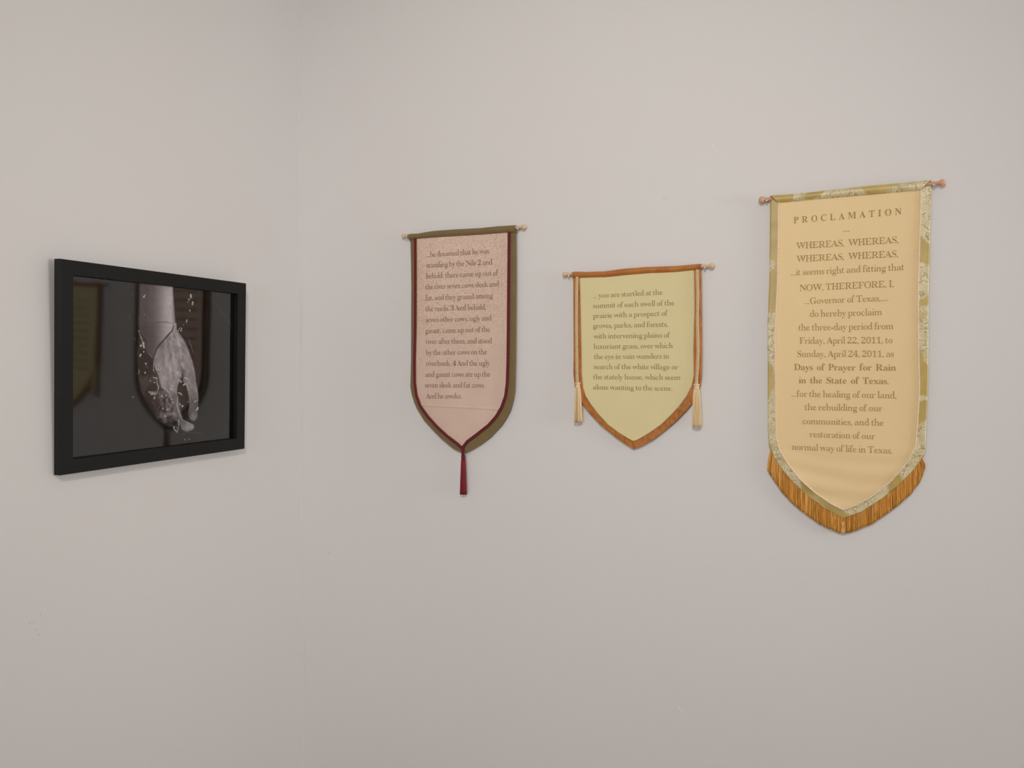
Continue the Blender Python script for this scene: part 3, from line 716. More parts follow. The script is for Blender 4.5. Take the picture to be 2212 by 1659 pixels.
def pin(px, py, label, off=0.019):
    x, z_ = P(px, py, 0.012)
    prof = [(0, 0.0011), (off - 0.002, 0.0011), (off - 0.0019, 0.0024), (off - 0.0006, 0.0027), (off, 0.0016), (off + 0.0002, 0.0004)]
    v, f = lathe((x, 0.0, z_), (0, -1, 0), prof, 16)
    o = mesh('wall_pin', v, f, M_STEEL, None, (x, 0, z_))
    o.location = (x, 0, z_)
    tag(o, label, 'pin', 'steel pins under the banner dowels')

def colored(name, buf, mat, parent, org, kind=None, label=None):
    o = mesh(name, buf.v, buf.f, mat, parent, org)
    paint(o, buf.c)
    if kind: o['kind'] = kind
    if label: o['label'] = label
    return o

def tassel(parent, org, head_top, head_bot, head_w, skirt_bot, top_w, bot_w, cols, yc, n=46, knot=True, ang=0.0):
    """px measures: head from head_top to head_bot, threads on to skirt_bot"""
    c0, c1, c2 = P(*head_top, -yc), P(*head_bot, -yc), P(*skirt_bot, -yc)
    k = abs(P(head_top[0], head_top[1] - 1)[1] - P(*head_top)[1])
    L = c0[1] - c1[1]
    rh = head_w * k / 2
    mat = cols[0]
    prof = [(0, rh * .45), (L * .08, rh * .8), (L * .2, rh), (L * .42, rh * .95), (L * .5, rh * .74), (L * .58, rh * .72), (L * .68, rh * .9), (L * .85, rh * .98), (L, rh * .9)]
    if not knot:
        prof = [(0, rh * .55), (L * .1, rh * .9), (L * .3, rh), (L * .75, rh * .95), (L * .9, rh * .86), (L, rh * .9)]
    v, f = lathe((c0[0], yc, c0[1]), (c1[0] - c0[0], 0, -L), prof, 24)
    t = mesh('tassel', v, f, mat, parent, org)
    if knot:                                 # wrapped cord turns round the head
        b = Buf()
        for h_, rr_ in ((.14, 1.02), (.30, 1.06), (.48, .82), (.62, .86)):
            pth = [(c0[0] + rh * rr_ * math.cos(a), yc + rh * rr_ * math.sin(a), c0[1] - L * h_) for a in np.linspace(0, 2 * math.pi, 25)]
            vv, ff = tube(pth, L * 0.075, 6, False, (0, 0, 1)); b.add(vv, ff)
        mesh('binding', b.v, b.f, mat, t, org)
    b = Buf()
    rng = random.Random(int(head_top[0]))
    for i in range(n):
        a = 2 * math.pi * i / n + rng.uniform(-.05, .05)
        ring = 1.0 if i % 2 else 0.72
        r0, r1 = top_w * k / 2 * ring * .85, bot_w * k / 2 * ring
        pth = []
        ph = rng.uniform(0, 6)
        zb = c2[1] + rng.uniform(-1.2, 1.5) * k
        for j in range(12):
            t_ = j / 11
            e = t_ ** .6
            r_ = r0 + (r1 - r0) * e
            wob = 0.35 * k * math.sin(ph + 7 * t_) * t_
            pth.append((c1[0] + (c2[0] - c1[0]) * t_ + r_ * math.cos(a) + wob, yc + r_ * .8 * math.sin(a), c1[1] + .5 * k + (zb - c1[1]) * t_))
        cc = np.array(cols[1][:3]) * rng.uniform(.78, 1.14)
        vv, ff = tube(pth, top_w * k * 0.062, 6)
        b.add(vv, ff, tuple(cc))
    s = colored('tassel_threads', b, M_THREAD, t, org, 'stuff')
    return t

# ================================================================ framed photograph on the left wall
U = 1.58
FR = dict(yc=-0.36119321, zc=0.00269811, w=0.36224397, h=0.29727307, t=0.01198233, a=0.02916406, b=-0.00197978,
          g=0.00588192, rot=0.00505766, bw=0.02017816, rab=0.00917235)
def rotm(ax, an):
    ax = np.array(ax, float); K = np.array([[0, -ax[2], ax[1]], [ax[2], 0, -ax[0]], [-ax[1], ax[0], 0]])
    return np.eye(3) + math.sin(an) * K + (1 - math.cos(an)) * K @ K
MR = rotm((0, 1, 0), FR['a']) @ rotm((0, 0, 1), FR['b']) @ rotm((1, 0, 0), FR['rot'])
E1, E2, E3 = MR @ np.array([0, 1., 0]), MR @ np.array([0, 0, 1.]), MR @ np.array([1., 0, 0])
FO = np.array([FR['g'] * U, FR['yc'] * U, FR['zc'] * U + CAMZ])
picture = empty('framed_photograph', FO)
picture.matrix_world = Matrix(((E1[0], E2[0], E3[0], FO[0]), (E1[1], E2[1], E3[1], FO[1]), (E1[2], E2[2], E3[2], FO[2]), (0, 0, 0, 1)))
tag(picture, 'black framed dark photograph of a wet hand hanging beside the room corner', 'picture')
fw, fh, ft = FR['w'] * U / 2, FR['h'] * U / 2, FR['t'] * U
iw, ih = fw - FR['bw'] * U, fh - FR['bw'] * U
gz = ft - FR['rab'] * U                      # level of the glass
def rail(p0, p1, q1, q0):
    """one mitred side of the frame: outer p0-p1, inner q0-q1 (frame-local x, y)"""
    bev = 0.0012
    def lerp(a, b, t): return (a[0] + (b[0] - a[0]) * t, a[1] + (b[1] - a[1]) * t)
    W = FR['bw'] * U
    sec = [(0, 0), (0, ft - bev), (bev / W, ft), (1 - bev / W, ft), (1, ft - bev), (1, gz - 0.0022), (0.72, gz - 0.0022), (0.72, 0)]
    v = []
    for (o_, i_) in ((p0, q0), (p1, q1)):
        for s_, z_ in sec:
            x, y = lerp(o_, i_, s_); v.append((x, y, z_))
    n = len(sec)
    f = [tuple(range(n)), tuple(range(2 * n - 1, n - 1, -1))] + [((i + 1) % n, i, i + n, (i + 1) % n + n) for i in range(n)]
    return mesh('frame_side', v, f, M_BLACK, picture, smooth=False)
OC = [(-fw, -fh), (fw, -fh), (fw, fh), (-fw, fh)]
IC = [(-iw, -ih), (iw, -ih), (iw, ih), (-iw, ih)]
for k in range(4):
    rail(OC[k], OC[(k + 1) % 4], IC[(k + 1) % 4], IC[k])
v, f = box(-iw - 0.006, iw + 0.006, -ih - 0.006, ih + 0.006, 0.0008, gz - 0.0045)
mesh('backing_board', v, f, M_BACKB, picture, smooth=False)
v, f = box(-iw - 0.004, iw + 0.004, -ih - 0.004, ih + 0.004, gz - 0.0016, gz)
pane = mesh('glass_pane', v, f, M_GLASS, picture, smooth=False)
for m_ in (0,):
    # one reflecting sheet is enough: keep the front face of the pane only
    import bmesh
    bm = bmesh.new(); bm.from_mesh(pane.data); bm.faces.ensure_lookup_table()
    keep = max(bm.faces, key=lambda q: q.calc_center_median().z)
    bmesh.ops.delete(bm, geom=[q for q in bm.faces if q is not keep], context='FACES')
    bm.to_mesh(pane.data); bm.free()

# ---- the print: tones laid on a fine grid, seen through the glass
PZ = gz - 0.0025
PW, PH = 460, 372
def to_print(x, y):
    d = ray(x, y)
    G = FO + E3 * PZ
    t = ((G - CAM) @ E3) / (d @ E3)
    q = CAM + t * d - FO
    return ((q @ E1 + iw) / (2 * iw) * (PW - 1), (q @ E2 + ih) / (2 * ih) * (PH - 1))
gx, gy = np.meshgrid(np.arange(PW, dtype=float), np.arange(PH, dtype=float))
img = np.full((PH, PW), 0.0035)
rs = np.random.RandomState(4)
def vnoise(cell, octaves=3, seed=0, ax=1.0):
    r_ = np.random.RandomState(seed); out = np.zeros((PH, PW)); amp = 1; tot = 0
    for o_ in range(octaves):
        c = cell / 2 ** o_
        h_, w_ = int(PH / c) + 3, int(PW / (c * ax)) + 3
        g_ = r_.rand(h_, w_)
        fy, fx = gy / c, gx / (c * ax)
        iy, ix = fy.astype(int), fx.astype(int)
        ty, tx = fy - iy, fx - ix
        ty, tx = ty * ty * (3 - 2 * ty), tx * tx * (3 - 2 * tx)
        out += amp * ((g_[iy, ix] * (1 - tx) + g_[iy, ix + 1] * tx) * (1 - ty) + (g_[iy + 1, ix] * (1 - tx) + g_[iy + 1, ix + 1] * tx) * ty)
        tot += amp; amp *= .55
    return out / tot
def Z2(pts):                                  # control points noted in a 4.739x enlargement of the photograph
    return [(270 + a / 4.739, 600 + b / 4.739) for a, b in pts]
def seg_dist(pts):
    q = [to_print(*p_) for p_ in pts]
    D = np.full((PH, PW), 1e9); TT = np.zeros((PH, PW))
    n = len(q) - 1
    for i in range(n):
        (ax_, ay), (bx, by) = q[i], q[i + 1]
        dx, dy = bx - ax_, by - ay
        t = np.clip(((gx - ax_) * dx + (gy - ay) * dy) / (dx * dx + dy * dy + 1e-9), 0, 1)
        d = np.hypot(gx - ax_ - t * dx, gy - ay - t * dy)
        m_ = d < D
        D = np.where(m_, d, D); TT = np.where(m_, (i + t) / n, TT)
    return D, TT
def mask(pts, soft=1.5):
    q = [to_print(*p_) for p_ in pts]
    ins = np.zeros((PH, PW), bool)
    n = len(q)
    for i in range(n):
        (ax_, ay), (bx, by) = q[i], q[(i + 1) % n]
        c = ((ay > gy) != (by > gy)) & (gx < (bx - ax_) * (gy - ay) / (by - ay + 1e-12) + ax_)
        ins ^= c
    D, _ = seg_dist(list(pts) + [pts[0]])
    sd = np.where(ins, D, -D)
    return np.clip(sd / soft * .5 + .5, 0, 1), np.where(ins, D, 0)
def over(m_, val):
    global img
    img = img * (1 - m_) + m_ * val
def stroke(pts, wd, val, a=1.0, taper=True):
    D, T_ = seg_dist(Z2(pts))
    w_ = wd * (np.sqrt(np.clip(4 * T_ * (1 - T_), .15, 1)) if taper else 1)
    over(np.clip((w_ - D) / max(.8, wd * .6) + .3, 0, 1) * a, val)
def dot(x, y, r_, val, a=1.0):
    q = to_print(*Z2([(x, y)])[0])
    D = np.hypot((gx - q[0]), gy - q[1])
    over(np.clip(r_ - D + .6, 0, 1) * a, val)
def L8(v_): return lin(v_, v_, v_)[0]
# faint water ripples in the dark ground
img += 0.0022 * np.clip(vnoise(60, 4, 3) - .5, 0, 1) * 3
# forearm
ARM = Z2([(140, 20), (138, 180), (135, 330), (132, 480), (150, 560), (215, 640), (225, 760), (290, 830), (322, 730), (400, 640), (482, 545), (512, 460), (500, 300), (488, 120), (486, 20)])
m_, dpt = mask(ARM, 1.6)
lx, rx = to_print(*Z2([(138, 250)])[0])[0], to_print(*Z2([(495, 250)])[0])[0]
u_ = np.clip((gx - lx) / (rx - lx), 0, 1)
u2 = np.clip(u_ + .06 * (vnoise(40, 3, 9) - .5), 0, 1)
sh = np.interp(u2, [0, .06, .2, .42, .58, .78, .93, 1], [L8(34), L8(72), L8(66), L8(84), L8(108), L8(140), L8(152), L8(120)])
ywr = to_print(*Z2([(300, 470)])[0])[1]
low = np.clip((ywr + 8 - gy) / 20, 0, 1)
sh = sh * (1 - .22 * low * np.clip((.75 - u_) / .3, 0, 1)) * (1 + .16 * (vnoise(7, 3, 12, 1.6) - .5)) * (1 + .10 * (vnoise(24, 2, 13) - .5))
over(m_, sh)
for pts, wd, v_, a_ in (([(235, 462), (300, 470), (360, 460), (430, 462), (495, 480)], 1.3, 62, .75), ([(300, 466), (330, 500), (360, 520)], .9, 70, .5),
                        ([(220, 645), (260, 655), (320, 655)], 1.2, 62, .8), ([(150, 345), (230, 350)], .8, 66, .3), ([(250, 318), (330, 322), (380, 318)], 1, 92, .5),
                        ([(200, 330), (260, 325)], .8, 60, .3), ([(225, 520), (300, 545), (380, 560)], .9, 74, .45), ([(230, 600), (300, 615), (360, 610)], .9, 72, .4)):
    stroke(pts, wd, L8(v_), a_)
for _ in range(70):
    x, y = rs.uniform(200, 490), rs.uniform(100, 560)
    dot(x, y, rs.uniform(.3, .9), L8(rs.choice([80, 95, 110])), .5)
# water sleeve on the left of the hand: nearly black glass with grey veils
LEFT = Z2([(145, 545), (210, 650), (228, 760), (290, 830), (300, 950), (330, 1100), (345, 1180), (500, 1150), (545, 1250), (560, 1350), (590, 1440), (560, 1500), (490, 1520), (420, 1500), (330, 1430), (230, 1290), (160, 1140), (134, 950), (130, 760)])
m_, dpt = mask(LEFT, 3)
veil = np.clip(vnoise(26, 4, 21) - .42, 0, 1) * 3.2
over(m_ * .95, L8(20) + L8(98) * np.clip(veil - .25, 0, 1) * .30)
rim = m_ * np.clip(1 - dpt / 7, 0, 1)
img += rim * L8(50) * vnoise(18, 3, 5)
# lower middle palm: mid grey, broken up
MID = Z2([(345, 1010), (420, 1060), (520, 1160), (545, 1250), (560, 1350), (585, 1440), (560, 1500), (500, 1450), (420, 1470), (330, 1420), (400, 1330), (330, 1230), (340, 1110)])
m_, dpt = mask(MID, 6)
mx_ = np.clip((gx - to_print(*Z2([(390, 1300)])[0])[0]) / 34, 0, 1)      # paler towards the finger side
over(m_ * .9, L8(38) + (L8(118) + L8(96) * mx_) * np.clip(vnoise(11, 4, 31) - .30, 0, 1) * 1.5)
# bright wet back of the hand and the far finger
HAND = Z2([(482, 550), (508, 455), (524, 468), (530, 540), (565, 590), (610, 655), (650, 745), (688, 860), (712, 960), (722, 1060), (746, 1180), (748, 1262), (738, 1340), (738, 1420), (700, 1458), (660, 1442),
           (640, 1380), (655, 1290), (650, 1200), (625, 1110), (592, 1055), (588, 975), (562, 1040), (538, 1110), (532, 1160), (545, 1250), (556, 1340), (586, 1440), (640, 1472), (700, 1500), (712, 1520), (690, 1550), (620, 1568), (575, 1540), (560, 1450), (500, 1360), (470, 1250), (420, 1160), (370, 1110), (345, 1010), (312, 940), (290, 870), (296, 826), (325, 740), (400, 645)])
m_, dpt = mask(HAND, 1.6)
base_ = L8(118) * (1 + .42 * (vnoise(34, 3, 41) - .5) + .95 * (vnoise(10, 4, 42, .7) - .5))
# folds run along the hand
q0, q1 = to_print(*Z2([(420, 700)])[0]), to_print(*Z2([(620, 1500)])[0])
ph = ((gx - q0[0]) * .9 + (gy - q0[1]) * .25)
base_ *= 1 + .10 * np.sin(ph / 3.2 + 6 * vnoise(40, 3, 44))
cx_, cy_ = to_print(*Z2([(500, 890)])[0])
base_ *= 1 + .35 * np.exp(-((gx - cx_) ** 2 / 1100 + (gy - cy_) ** 2 / 1800))
base_ *= np.interp(dpt, [0, 1.5, 5, 12], [.75, 1.12, .96, 1.0])
fx_, fy_ = to_print(*Z2([(690, 1240)])[0])
base_ *= 1 - .42 * np.clip((fy_ + 34 - gy) / 40, 0, 1)
over(m_, base_)
# finger tips under the surface
for c_, r1, r2, v_ in (((700, 1425), 11, 9, 104), ((640, 1520), 12, 11, 128), ((680, 1518), 7, 8, 138)):
    q = to_print(*Z2([c_])[0])
    over(np.clip(1.6 - 1.6 * np.hypot((gx - q[0]) / r1, (gy - q[1]) / r2), 0, 1) * .8, L8(v_) * (1 + .25 * (vnoise(6, 2, 8) - .5)))
# shade between the fingers
for pts, wd, v_, a_ in (([(600, 960), (594, 1010), (570, 1080), (560, 1180), (590, 1290), (620, 1400)], 8, 40, .55),
                        ([(585, 950), (590, 990), (588, 1030)], 3, 52, .7), ([(560, 880), (585, 950)], 3, 84, .5)):
    D, _ = seg_dist(Z2(pts)); over(np.clip(1 - D / (wd * 1.6), 0, 1) * a_, L8(v_))
# the dark line where the water leaves the wrist, and pale rims
stroke([(512, 452), (494, 500), (482, 548), (440, 590), (398, 640), (350, 690), (322, 735), (305, 790), (288, 832)], 2.2, L8(44), .95)
stroke([(225, 690), (228, 755), (262, 780), (290, 826)], 2.0, L8(58), .9)
stroke([(236, 770), (262, 790), (280, 825)], 1.1, L8(120), .8)
for pts, wd, v_ in (([(500, 470), (505, 560), (540, 640), (560, 690)], 1.0, 180), ([(512, 462), (522, 560), (560, 640), (620, 690)], .8, 170), ([(474, 575), (480, 620), (520, 650)], 1.0, 205),
                    ([(545, 670), (556, 700), (572, 700)], 1.6, 225), ([(300, 850), (292, 900), (296, 950), (318, 990)], .9, 150), ([(320, 850), (318, 930), (345, 942), (375, 925)], 1.1, 170),
                    ([(325, 990), (328, 1080), (345, 1120), (332, 1180)], 1.1, 165), ([(372, 1070), (375, 1110), (420, 1140), (475, 1195)], 1.1, 165), ([(385, 1000), (388, 1060), (380, 1100)], 1.6, 150),
                    ([(545, 1000), (570, 1000), (582, 1020)], 1.0, 150), ([(605, 1020), (645, 1036)], 1.6, 205), ([(288, 1018), (335, 1030)], 1.2, 195), ([(540, 1172), (565, 1180), (585, 1198)], 1.6, 180),
                    ([(590, 1098), (618, 1082)], 2.0, 220), ([(540, 1210), (530, 1300), (562, 1400), (585, 1445)], 1.5, 160), ([(586, 1445), (640, 1475), (702, 1500)], 1.0, 150),
                    ([(556, 1430), (548, 1500), (540, 1560)], .9, 170), ([(560, 800), (575, 780), (600, 785), (606, 805)], 1.0, 150), ([(545, 690), (600, 720), (640, 770), (665, 850)], .8, 155),
                    ([(600, 930), (650, 950), (690, 990)], 1.0, 140), ([(145, 555), (175, 640), (195, 690)], 1.8, 120), ([(250, 1172), (300, 1168)], 2.6, 130), ([(285, 1190), (330, 1180)], 2.8, 140),
                    ([(262, 1192), (292, 1178)], 2.4, 150), ([(300, 1172), (322, 1160)], 2.0, 120), ([(140, 930), (150, 965), (135, 985)], 1.8, 110), ([(495, 1510), (505, 1545), (540, 1580)], 1.3, 170), ([(505, 1515), (530, 1520), (535, 1560), (515, 1560)], .9, 130),
                    ([(460, 1130), (482, 1145)], 2.0, 210), ([(70, 170), (95, 200)], 1.5, 42), ([(38, 390), (60, 430)], 1.8, 42), ([(97, 615), (112, 650)], 1.4, 50), ([(218, 880), (235, 930)], 1.6, 70),
                    ([(645, 620), (700, 780)], .7, 120), ([(700, 1500), (740, 1440), (780, 1500), (830, 1560)], 1.0, 34), ([(560, 1600), (640, 1575), (760, 1580), (830, 1640)], 1.8, 40)):
    stroke(pts, wd, L8(v_), .8)
DOTS = [(143, 551, 1.0, 200), (168, 617, 1.0, 190), (190, 675, 2.2, 225), (165, 698, 2.0, 235), (192, 697, 1.8, 240), (196, 716, 1.6, 235), (194, 760, 1.3, 220), (163, 790, 1.7, 220), (157, 803, 1.5, 190),
        (215, 880, 1.6, 220), (208, 970, 1.5, 220), (293, 945, 1.0, 180), (262, 1052, 1.0, 180), (302, 1070, 1.2, 180), (248, 1165, 1.2, 200), (300, 1228, 1.5, 210), (305, 1215, 1.2, 180),
        (378, 1208, 1.8, 170), (418, 1198, 1.6, 170), (430, 1245, 1.4, 200), (475, 1242, 1.3, 200), (490, 1272, 1.8, 170), (387, 1330, 1.4, 215), (436, 1343, 1.5, 215), (412, 1412, 1.5, 200), (405, 1400, 1.0, 160),
        (670, 190, 2.2, 235), (672, 208, 1.9, 240), (652, 233, 1.6, 190), (690, 262, 2.0, 210), (686, 280, 1.6, 190), (640, 258, 1.0, 150), (660, 344, 1.4, 190), (630, 442, 1.3, 200), (626, 458, 1.3, 190), (598, 488, .8, 150),
        (556, 524, 1.2, 210), (577, 524, 1.3, 200), (545, 543, 1.2, 190), (572, 545, 1.6, 225), (456, 268, 1.5, 225), (196, 205, 1.8, 190), (205, 190, 1.2, 150), (200, 385, 1.2, 110),
        (558, 1048, 1.5, 215), (571, 1062, 1.7, 225), (560, 1290, 1.6, 200), (585, 1308, 2.2, 190), (640, 1265, 1.2, 130), (715, 1262, 1.8, 215), (735, 1250, 1.3, 190), (737, 1338, 2.2, 225), (742, 1326, 1.6, 215), (725, 1350, 1.2, 190),
        (500, 1522, 1.7, 215), (88, 1218, 1.2, 120), (610, 1645, 1.5, 90), (655, 1640, 1.4, 100), (620, 1652, 1.0, 80), (462, 310, 1.2, 95), (505, 480, 1.5, 160)]
for x, y, r_, v_ in DOTS:
    dot(x, y, r_ * 1.15, L8(v_))
for _ in range(60):                           # small sparkles over the broken lower palm
    x, y = rs.uniform(330, 500), rs.uniform(1150, 1480)
    dot(x, y, rs.uniform(.3, .8), L8(rs.uniform(90, 170)), .55)
D, T_ = seg_dist([(452, 640), (454, 646), (458, 652.4), (467, 663.2), (477, 675), (487, 687.6), (496, 699.4), (504.5, 716)])
over(np.clip(1.1 - D, 0, 1) * .35, L8(66))
img += .0035 * np.clip(vnoise(14, 3, 77) - .62, 0, 1) * 4 * np.clip((gx - 250) / 80, 0, 1) * np.clip((190 - gy) / 60, 0, 1)
img = np.clip(img * 2.75, 0.004, 0.95)
XX = -iw + 2 * iw * gx / (PW - 1); YY = -ih + 2 * ih * gy / (PH - 1)
ext = 0.003
XX *= (iw + ext) / iw; YY *= (ih + ext) / ih
idx = np.arange(PW * PH).reshape(PH, PW)
quads = np.stack([idx[:-1, :-1], idx[:-1, 1:], idx[1:, 1:], idx[1:, :-1]], -1).reshape(-1, 4)
me = bpy.data.meshes.new('print')
me.vertices.add(PW * PH)
me.vertices.foreach_set('co', np.stack([XX.ravel(), YY.ravel(), np.full(PW * PH, PZ)], 1).astype(np.float32).ravel())
me.loops.add(quads.size); me.loops.foreach_set('vertex_index', quads.ravel().astype(np.int32))
me.polygons.add(len(quads)); me.polygons.foreach_set('loop_start', (np.arange(len(quads)) * 4).astype(np.int32))
me.update(calc_edges=True)
me.materials.append(M_PRINT)
pr = bpy.data.objects.new('print', me); COL.objects.link(pr); pr.parent = picture
g3 = img.ravel()
paint(pr, np.stack([g3 * 1.04, g3 * .95, g3 * .975], 1))
pr['label'] = 'dark monochrome photograph of a hand in pouring water'

# ================================================================ banner 1: pink brocade, olive border, red cord
def base_of(a, b):
    A, B = P(*a), P(*b)
    return ((A[0] + B[0]) / 2, 0.0, (A[1] + B[1]) / 2)

def wav(seed, amp, sx, sz):
    def f(x, z):
        return amp * noise.noise(Vector((x * sx, seed, z * sz)))
    return f

org = base_of((873, 510), (1131, 490))
b1 = empty('hanging_banner', org)
tag(b1, 'narrow pink-gold brocade banner with olive border, dark red cord and red tassel', 'banner', 'three fabric text banners on the wall')
wv1 = wav(1, 0.0011, 9, 5)
y_b1 = lambda x, z: -0.0105 + wv1(x, z)
y_p1 = lambda x, z: -0.0120 + wv1(x, z) - 0.0018 * math.exp(-((z - Z_HEM + 0.03 * (x - X_HEM)) / 0.0022) ** 2)
X_HEM, Z_HEM = P(1000, 880)
dowel(b1, org, (872, 509.8), (1131.3, 490.2), (5.2, 5.6), 3.0, M_WOODC)
v, f = strip([(881.2, 505.2), (902, 504.3), (934, 498.8), (981, 495.3), (1037, 492.4), (1074, 488.6), (1113.6, 486.2)],
             [(884.5, 519.5), (901, 516.8), (950, 513.4), (1000, 510.4), (1050, 507.2), (1095, 504), (1114.8, 503.6)], 0.012,
             lambda t: 0.0105 + 0.0082 * math.sin(math.pi * min(1, t * 1.05)) ** .7, -0.006)
mesh('rod_sleeve', v, f, M_OLIVE, b1, org)
Lb = PL([(885.5, 516), (886.5, 560), (887.4, 619.5), (887.2, 700), (887, 780), (885.6, 836), (888.3, 851), (893, 867), (899.5, 882.8), (915.4, 909), (934.1, 929.5), (952.8, 948.2), (979, 969.7), (990, 975.5), (1000.5, 979.8)])
Rb = PL([(1114.6, 500), (1115, 560), (1115, 619.5), (1114.4, 700), (1113.6, 780), (1112, 843.6), (1108.9, 862.2), (1102.3, 886.5), (1093.5, 903), (1083.6, 918.3), (1059.3, 944.5), (1037, 961.3), (1014.5, 974.4), (1000.5, 979.8)])
v, f = sheet(Lb, Rb, y_b1, 0.0012)
mesh('border', v, f, M_OLIVE, b1, org)
cl = [(897.7, 516), (898, 560), (898.2, 619.5), (898, 700), (896.4, 780), (896.7, 826.7), (900.5, 854.8), (908.9, 877.2), (924.8, 899.6), (943.5, 920.2), (965.9, 940.7), (988.3, 957.6), (999.5, 967.9)]
cr = [(1100.5, 502), (1100, 560), (1099.5, 619.5), (1098.8, 700), (1097.7, 780), (1096.4, 826.7), (1093, 854.8), (1084.6, 879), (1072.4, 899.6), (1055.6, 918.3), (1029.4, 938.9), (1010, 953.5), (1000.5, 966)]
v, f = sheet(PL(cl + [(1000, 968.5)]), PL(cr + [(1000, 968.5)]), y_p1, 0.0010, 420, 70)
mesh('front_panel', v, f, M_GLIT, b1, org)
kpx = 0.00125
R1 = P(1000, 700)[1] - P(1000, 703.1)[1]
sp1 = (P(1000, 700)[1] - P(1000, 704.7)[1])
def cord_path(pts, yf, R_):
    return [(a, yf(a, b) - R_ * .75, b) for a, b in PL(pts)]
for pts, hand in ((cl + [(1000.5, 974), (1001, 982)], 1), (cr + [(1001.8, 974), (1001, 981)], 1)):
    bf = Buf()
    for vv, ff in rope(cord_path(pts, y_p1, R1), R1, sp1, 3, hand):
        bf.add(vv, ff)
    mesh('twisted_cord', bf.v, bf.f, M_RED, b1, org)
tassel(b1, org, (1000.7, 982.5), (1000.9, 993), 9.6, (1000.8, 1068), 10.0, 14.0, (M_RED, lit(124, 26, 40)), -0.0115, 60, knot=False)

T1 = [("...he dreamed that he was", (922, 555.6), (1056.2, 547.2)), ("standing by the Nile *2* and", (921.4, 578.4), (1063.5, 571.3)),
      ("behold. there came up out of", (920.7, 601.8), (1076.5, 594.3)), ("the river seven cows sleek and", (919.5, 625.1), (1078, 618.6)),
      ("fat, and they grazed among", (919.5, 649), (1065, 643.8)), ("the reeds. *3* And behold,", (919.5, 672.4), (1050.4, 668.5)),
      ("seven other cows, ugly and", (919.5, 696.2), (1062.1, 692)), ("gaunt, came up out of the", (919.2, 720), (1058, 716.7)),
      ("river after them, and stood", (920, 742.9), (1062.5, 741.4)), ("by the other cows on the", (920.7, 766.8), (1051.9, 765.3)),
      ("riverbank. *4* And the ugly", (920.7, 790.2), (1057.9, 789.7)), ("and gaunt cows ate up the", (919.5, 814), (1058.8, 813.6)),
      ("seven sleek and fat cows.", (918.4, 837), (1047.2, 837.4)), ("And he awoke.", (920.7, 860.7), (997.7, 860.7))]
bf = Buf()
for t_, a, b in T1:
    text_line(bf, t_, a, b, 17.0, y_p1, 0.012)
mesh('lettering', bf.v, bf.f, M_INK1, b1, org, smooth=False)

# ================================================================ banner 2: sage panel, rust border, cream cords
org = base_of((1220, 592.6), (1537, 574))
b2 = empty('hanging_banner', org)
tag(b2, 'short sage green banner with rust-orange border and two cream tassels', 'banner', 'three fabric text banners on the wall')
wv2 = wav(2, 0.0012, 7, 6)
y_p2 = lambda x, z: -0.0122 + wv2(x, z)
XT2, _z = P(1367.6, 960)
_w2 = wav(12, 0.0016, 1, 1)
wr2 = lambda x, z: _w2((x + z) * 75, (z - x) * 30)
def y_b2(x, z):
    q = max(0.0, min(1.0, (P2LOW - z) / 0.05))
    return -0.0108 + wv2(x, z) + wr2(x, z) * q + 0.0012 * math.exp(-((x - XT2) / 0.0010) ** 2) * q
P2LOW = P(1367, 840)[1]
dowel(b2, org, (1220.3, 592.8), (1537.2, 574.1), (5.4, 6.2), 3.5, M_WOODC)
v, f = strip([(1235.3, 588.4), (1240, 586.4), (1265.1, 587.2), (1305.8, 585.8), (1346.5, 580.3), (1395.3, 576.4), (1460.4, 574.1), (1497.9, 571), (1514.3, 569.8)],
             [(1238, 600.8), (1251.8, 601), (1305.8, 600.1), (1346.5, 595.8), (1395.3, 592), (1460.4, 589), (1499.5, 584.6), (1514.6, 582)], 0.012,
             lambda t: 0.0108 + 0.0085 * math.sin(math.pi * min(1, t * 1.05)) ** .7, -0.006)
mesh('rod_sleeve', v, f, M_ORANGE_FLAT, b2, org)
Lb = PL([(1237.8, 597), (1238, 664), (1238.8, 760), (1238.2, 808.8), (1241.5, 836.5), (1248, 858), (1257, 872.3), (1273.2, 893.5), (1297.7, 919.5), (1322, 939), (1343.2, 955.3), (1357, 964), (1367.6, 970.8)])
Rb = PL([(1514.5, 579), (1515.8, 664), (1516.6, 760), (1515.8, 808.8), (1513.3, 831.6), (1506, 851), (1496.2, 870.7), (1483.2, 887), (1460.4, 909.7), (1436, 930.9), (1411.6, 949.6), (1387.2, 963.4), (1367.6, 970.8)])
v, f = sheet(Lb, Rb, y_b2, 0.0012, 240, 130)
mesh('border', v, f, M_ORANGE, b2, org)
pl = [(1251.8, 598.5), (1253.7, 664), (1255.7, 760), (1256.2, 808.8), (1259.4, 838.1), (1265.1, 856), (1276.5, 874), (1291.1, 893.5), (1313.9, 917.9), (1338.3, 935.8), (1358, 947.6), (1365, 951.2), (1368.5, 952.2)]
prr = [(1499.5, 583), (1500.8, 664), (1498.2, 760), (1499.2, 812.1), (1494.6, 833.2), (1483.2, 856), (1468.6, 875.6), (1452.3, 893.5), (1427.9, 917.1), (1403.5, 934.2), (1382, 947), (1374, 951), (1368.5, 952.2)]
v, f = sheet(PL(pl), PL(prr), y_p2, 0.0012)
mesh('front_panel', v, f, M_PANEL2, b2, org)
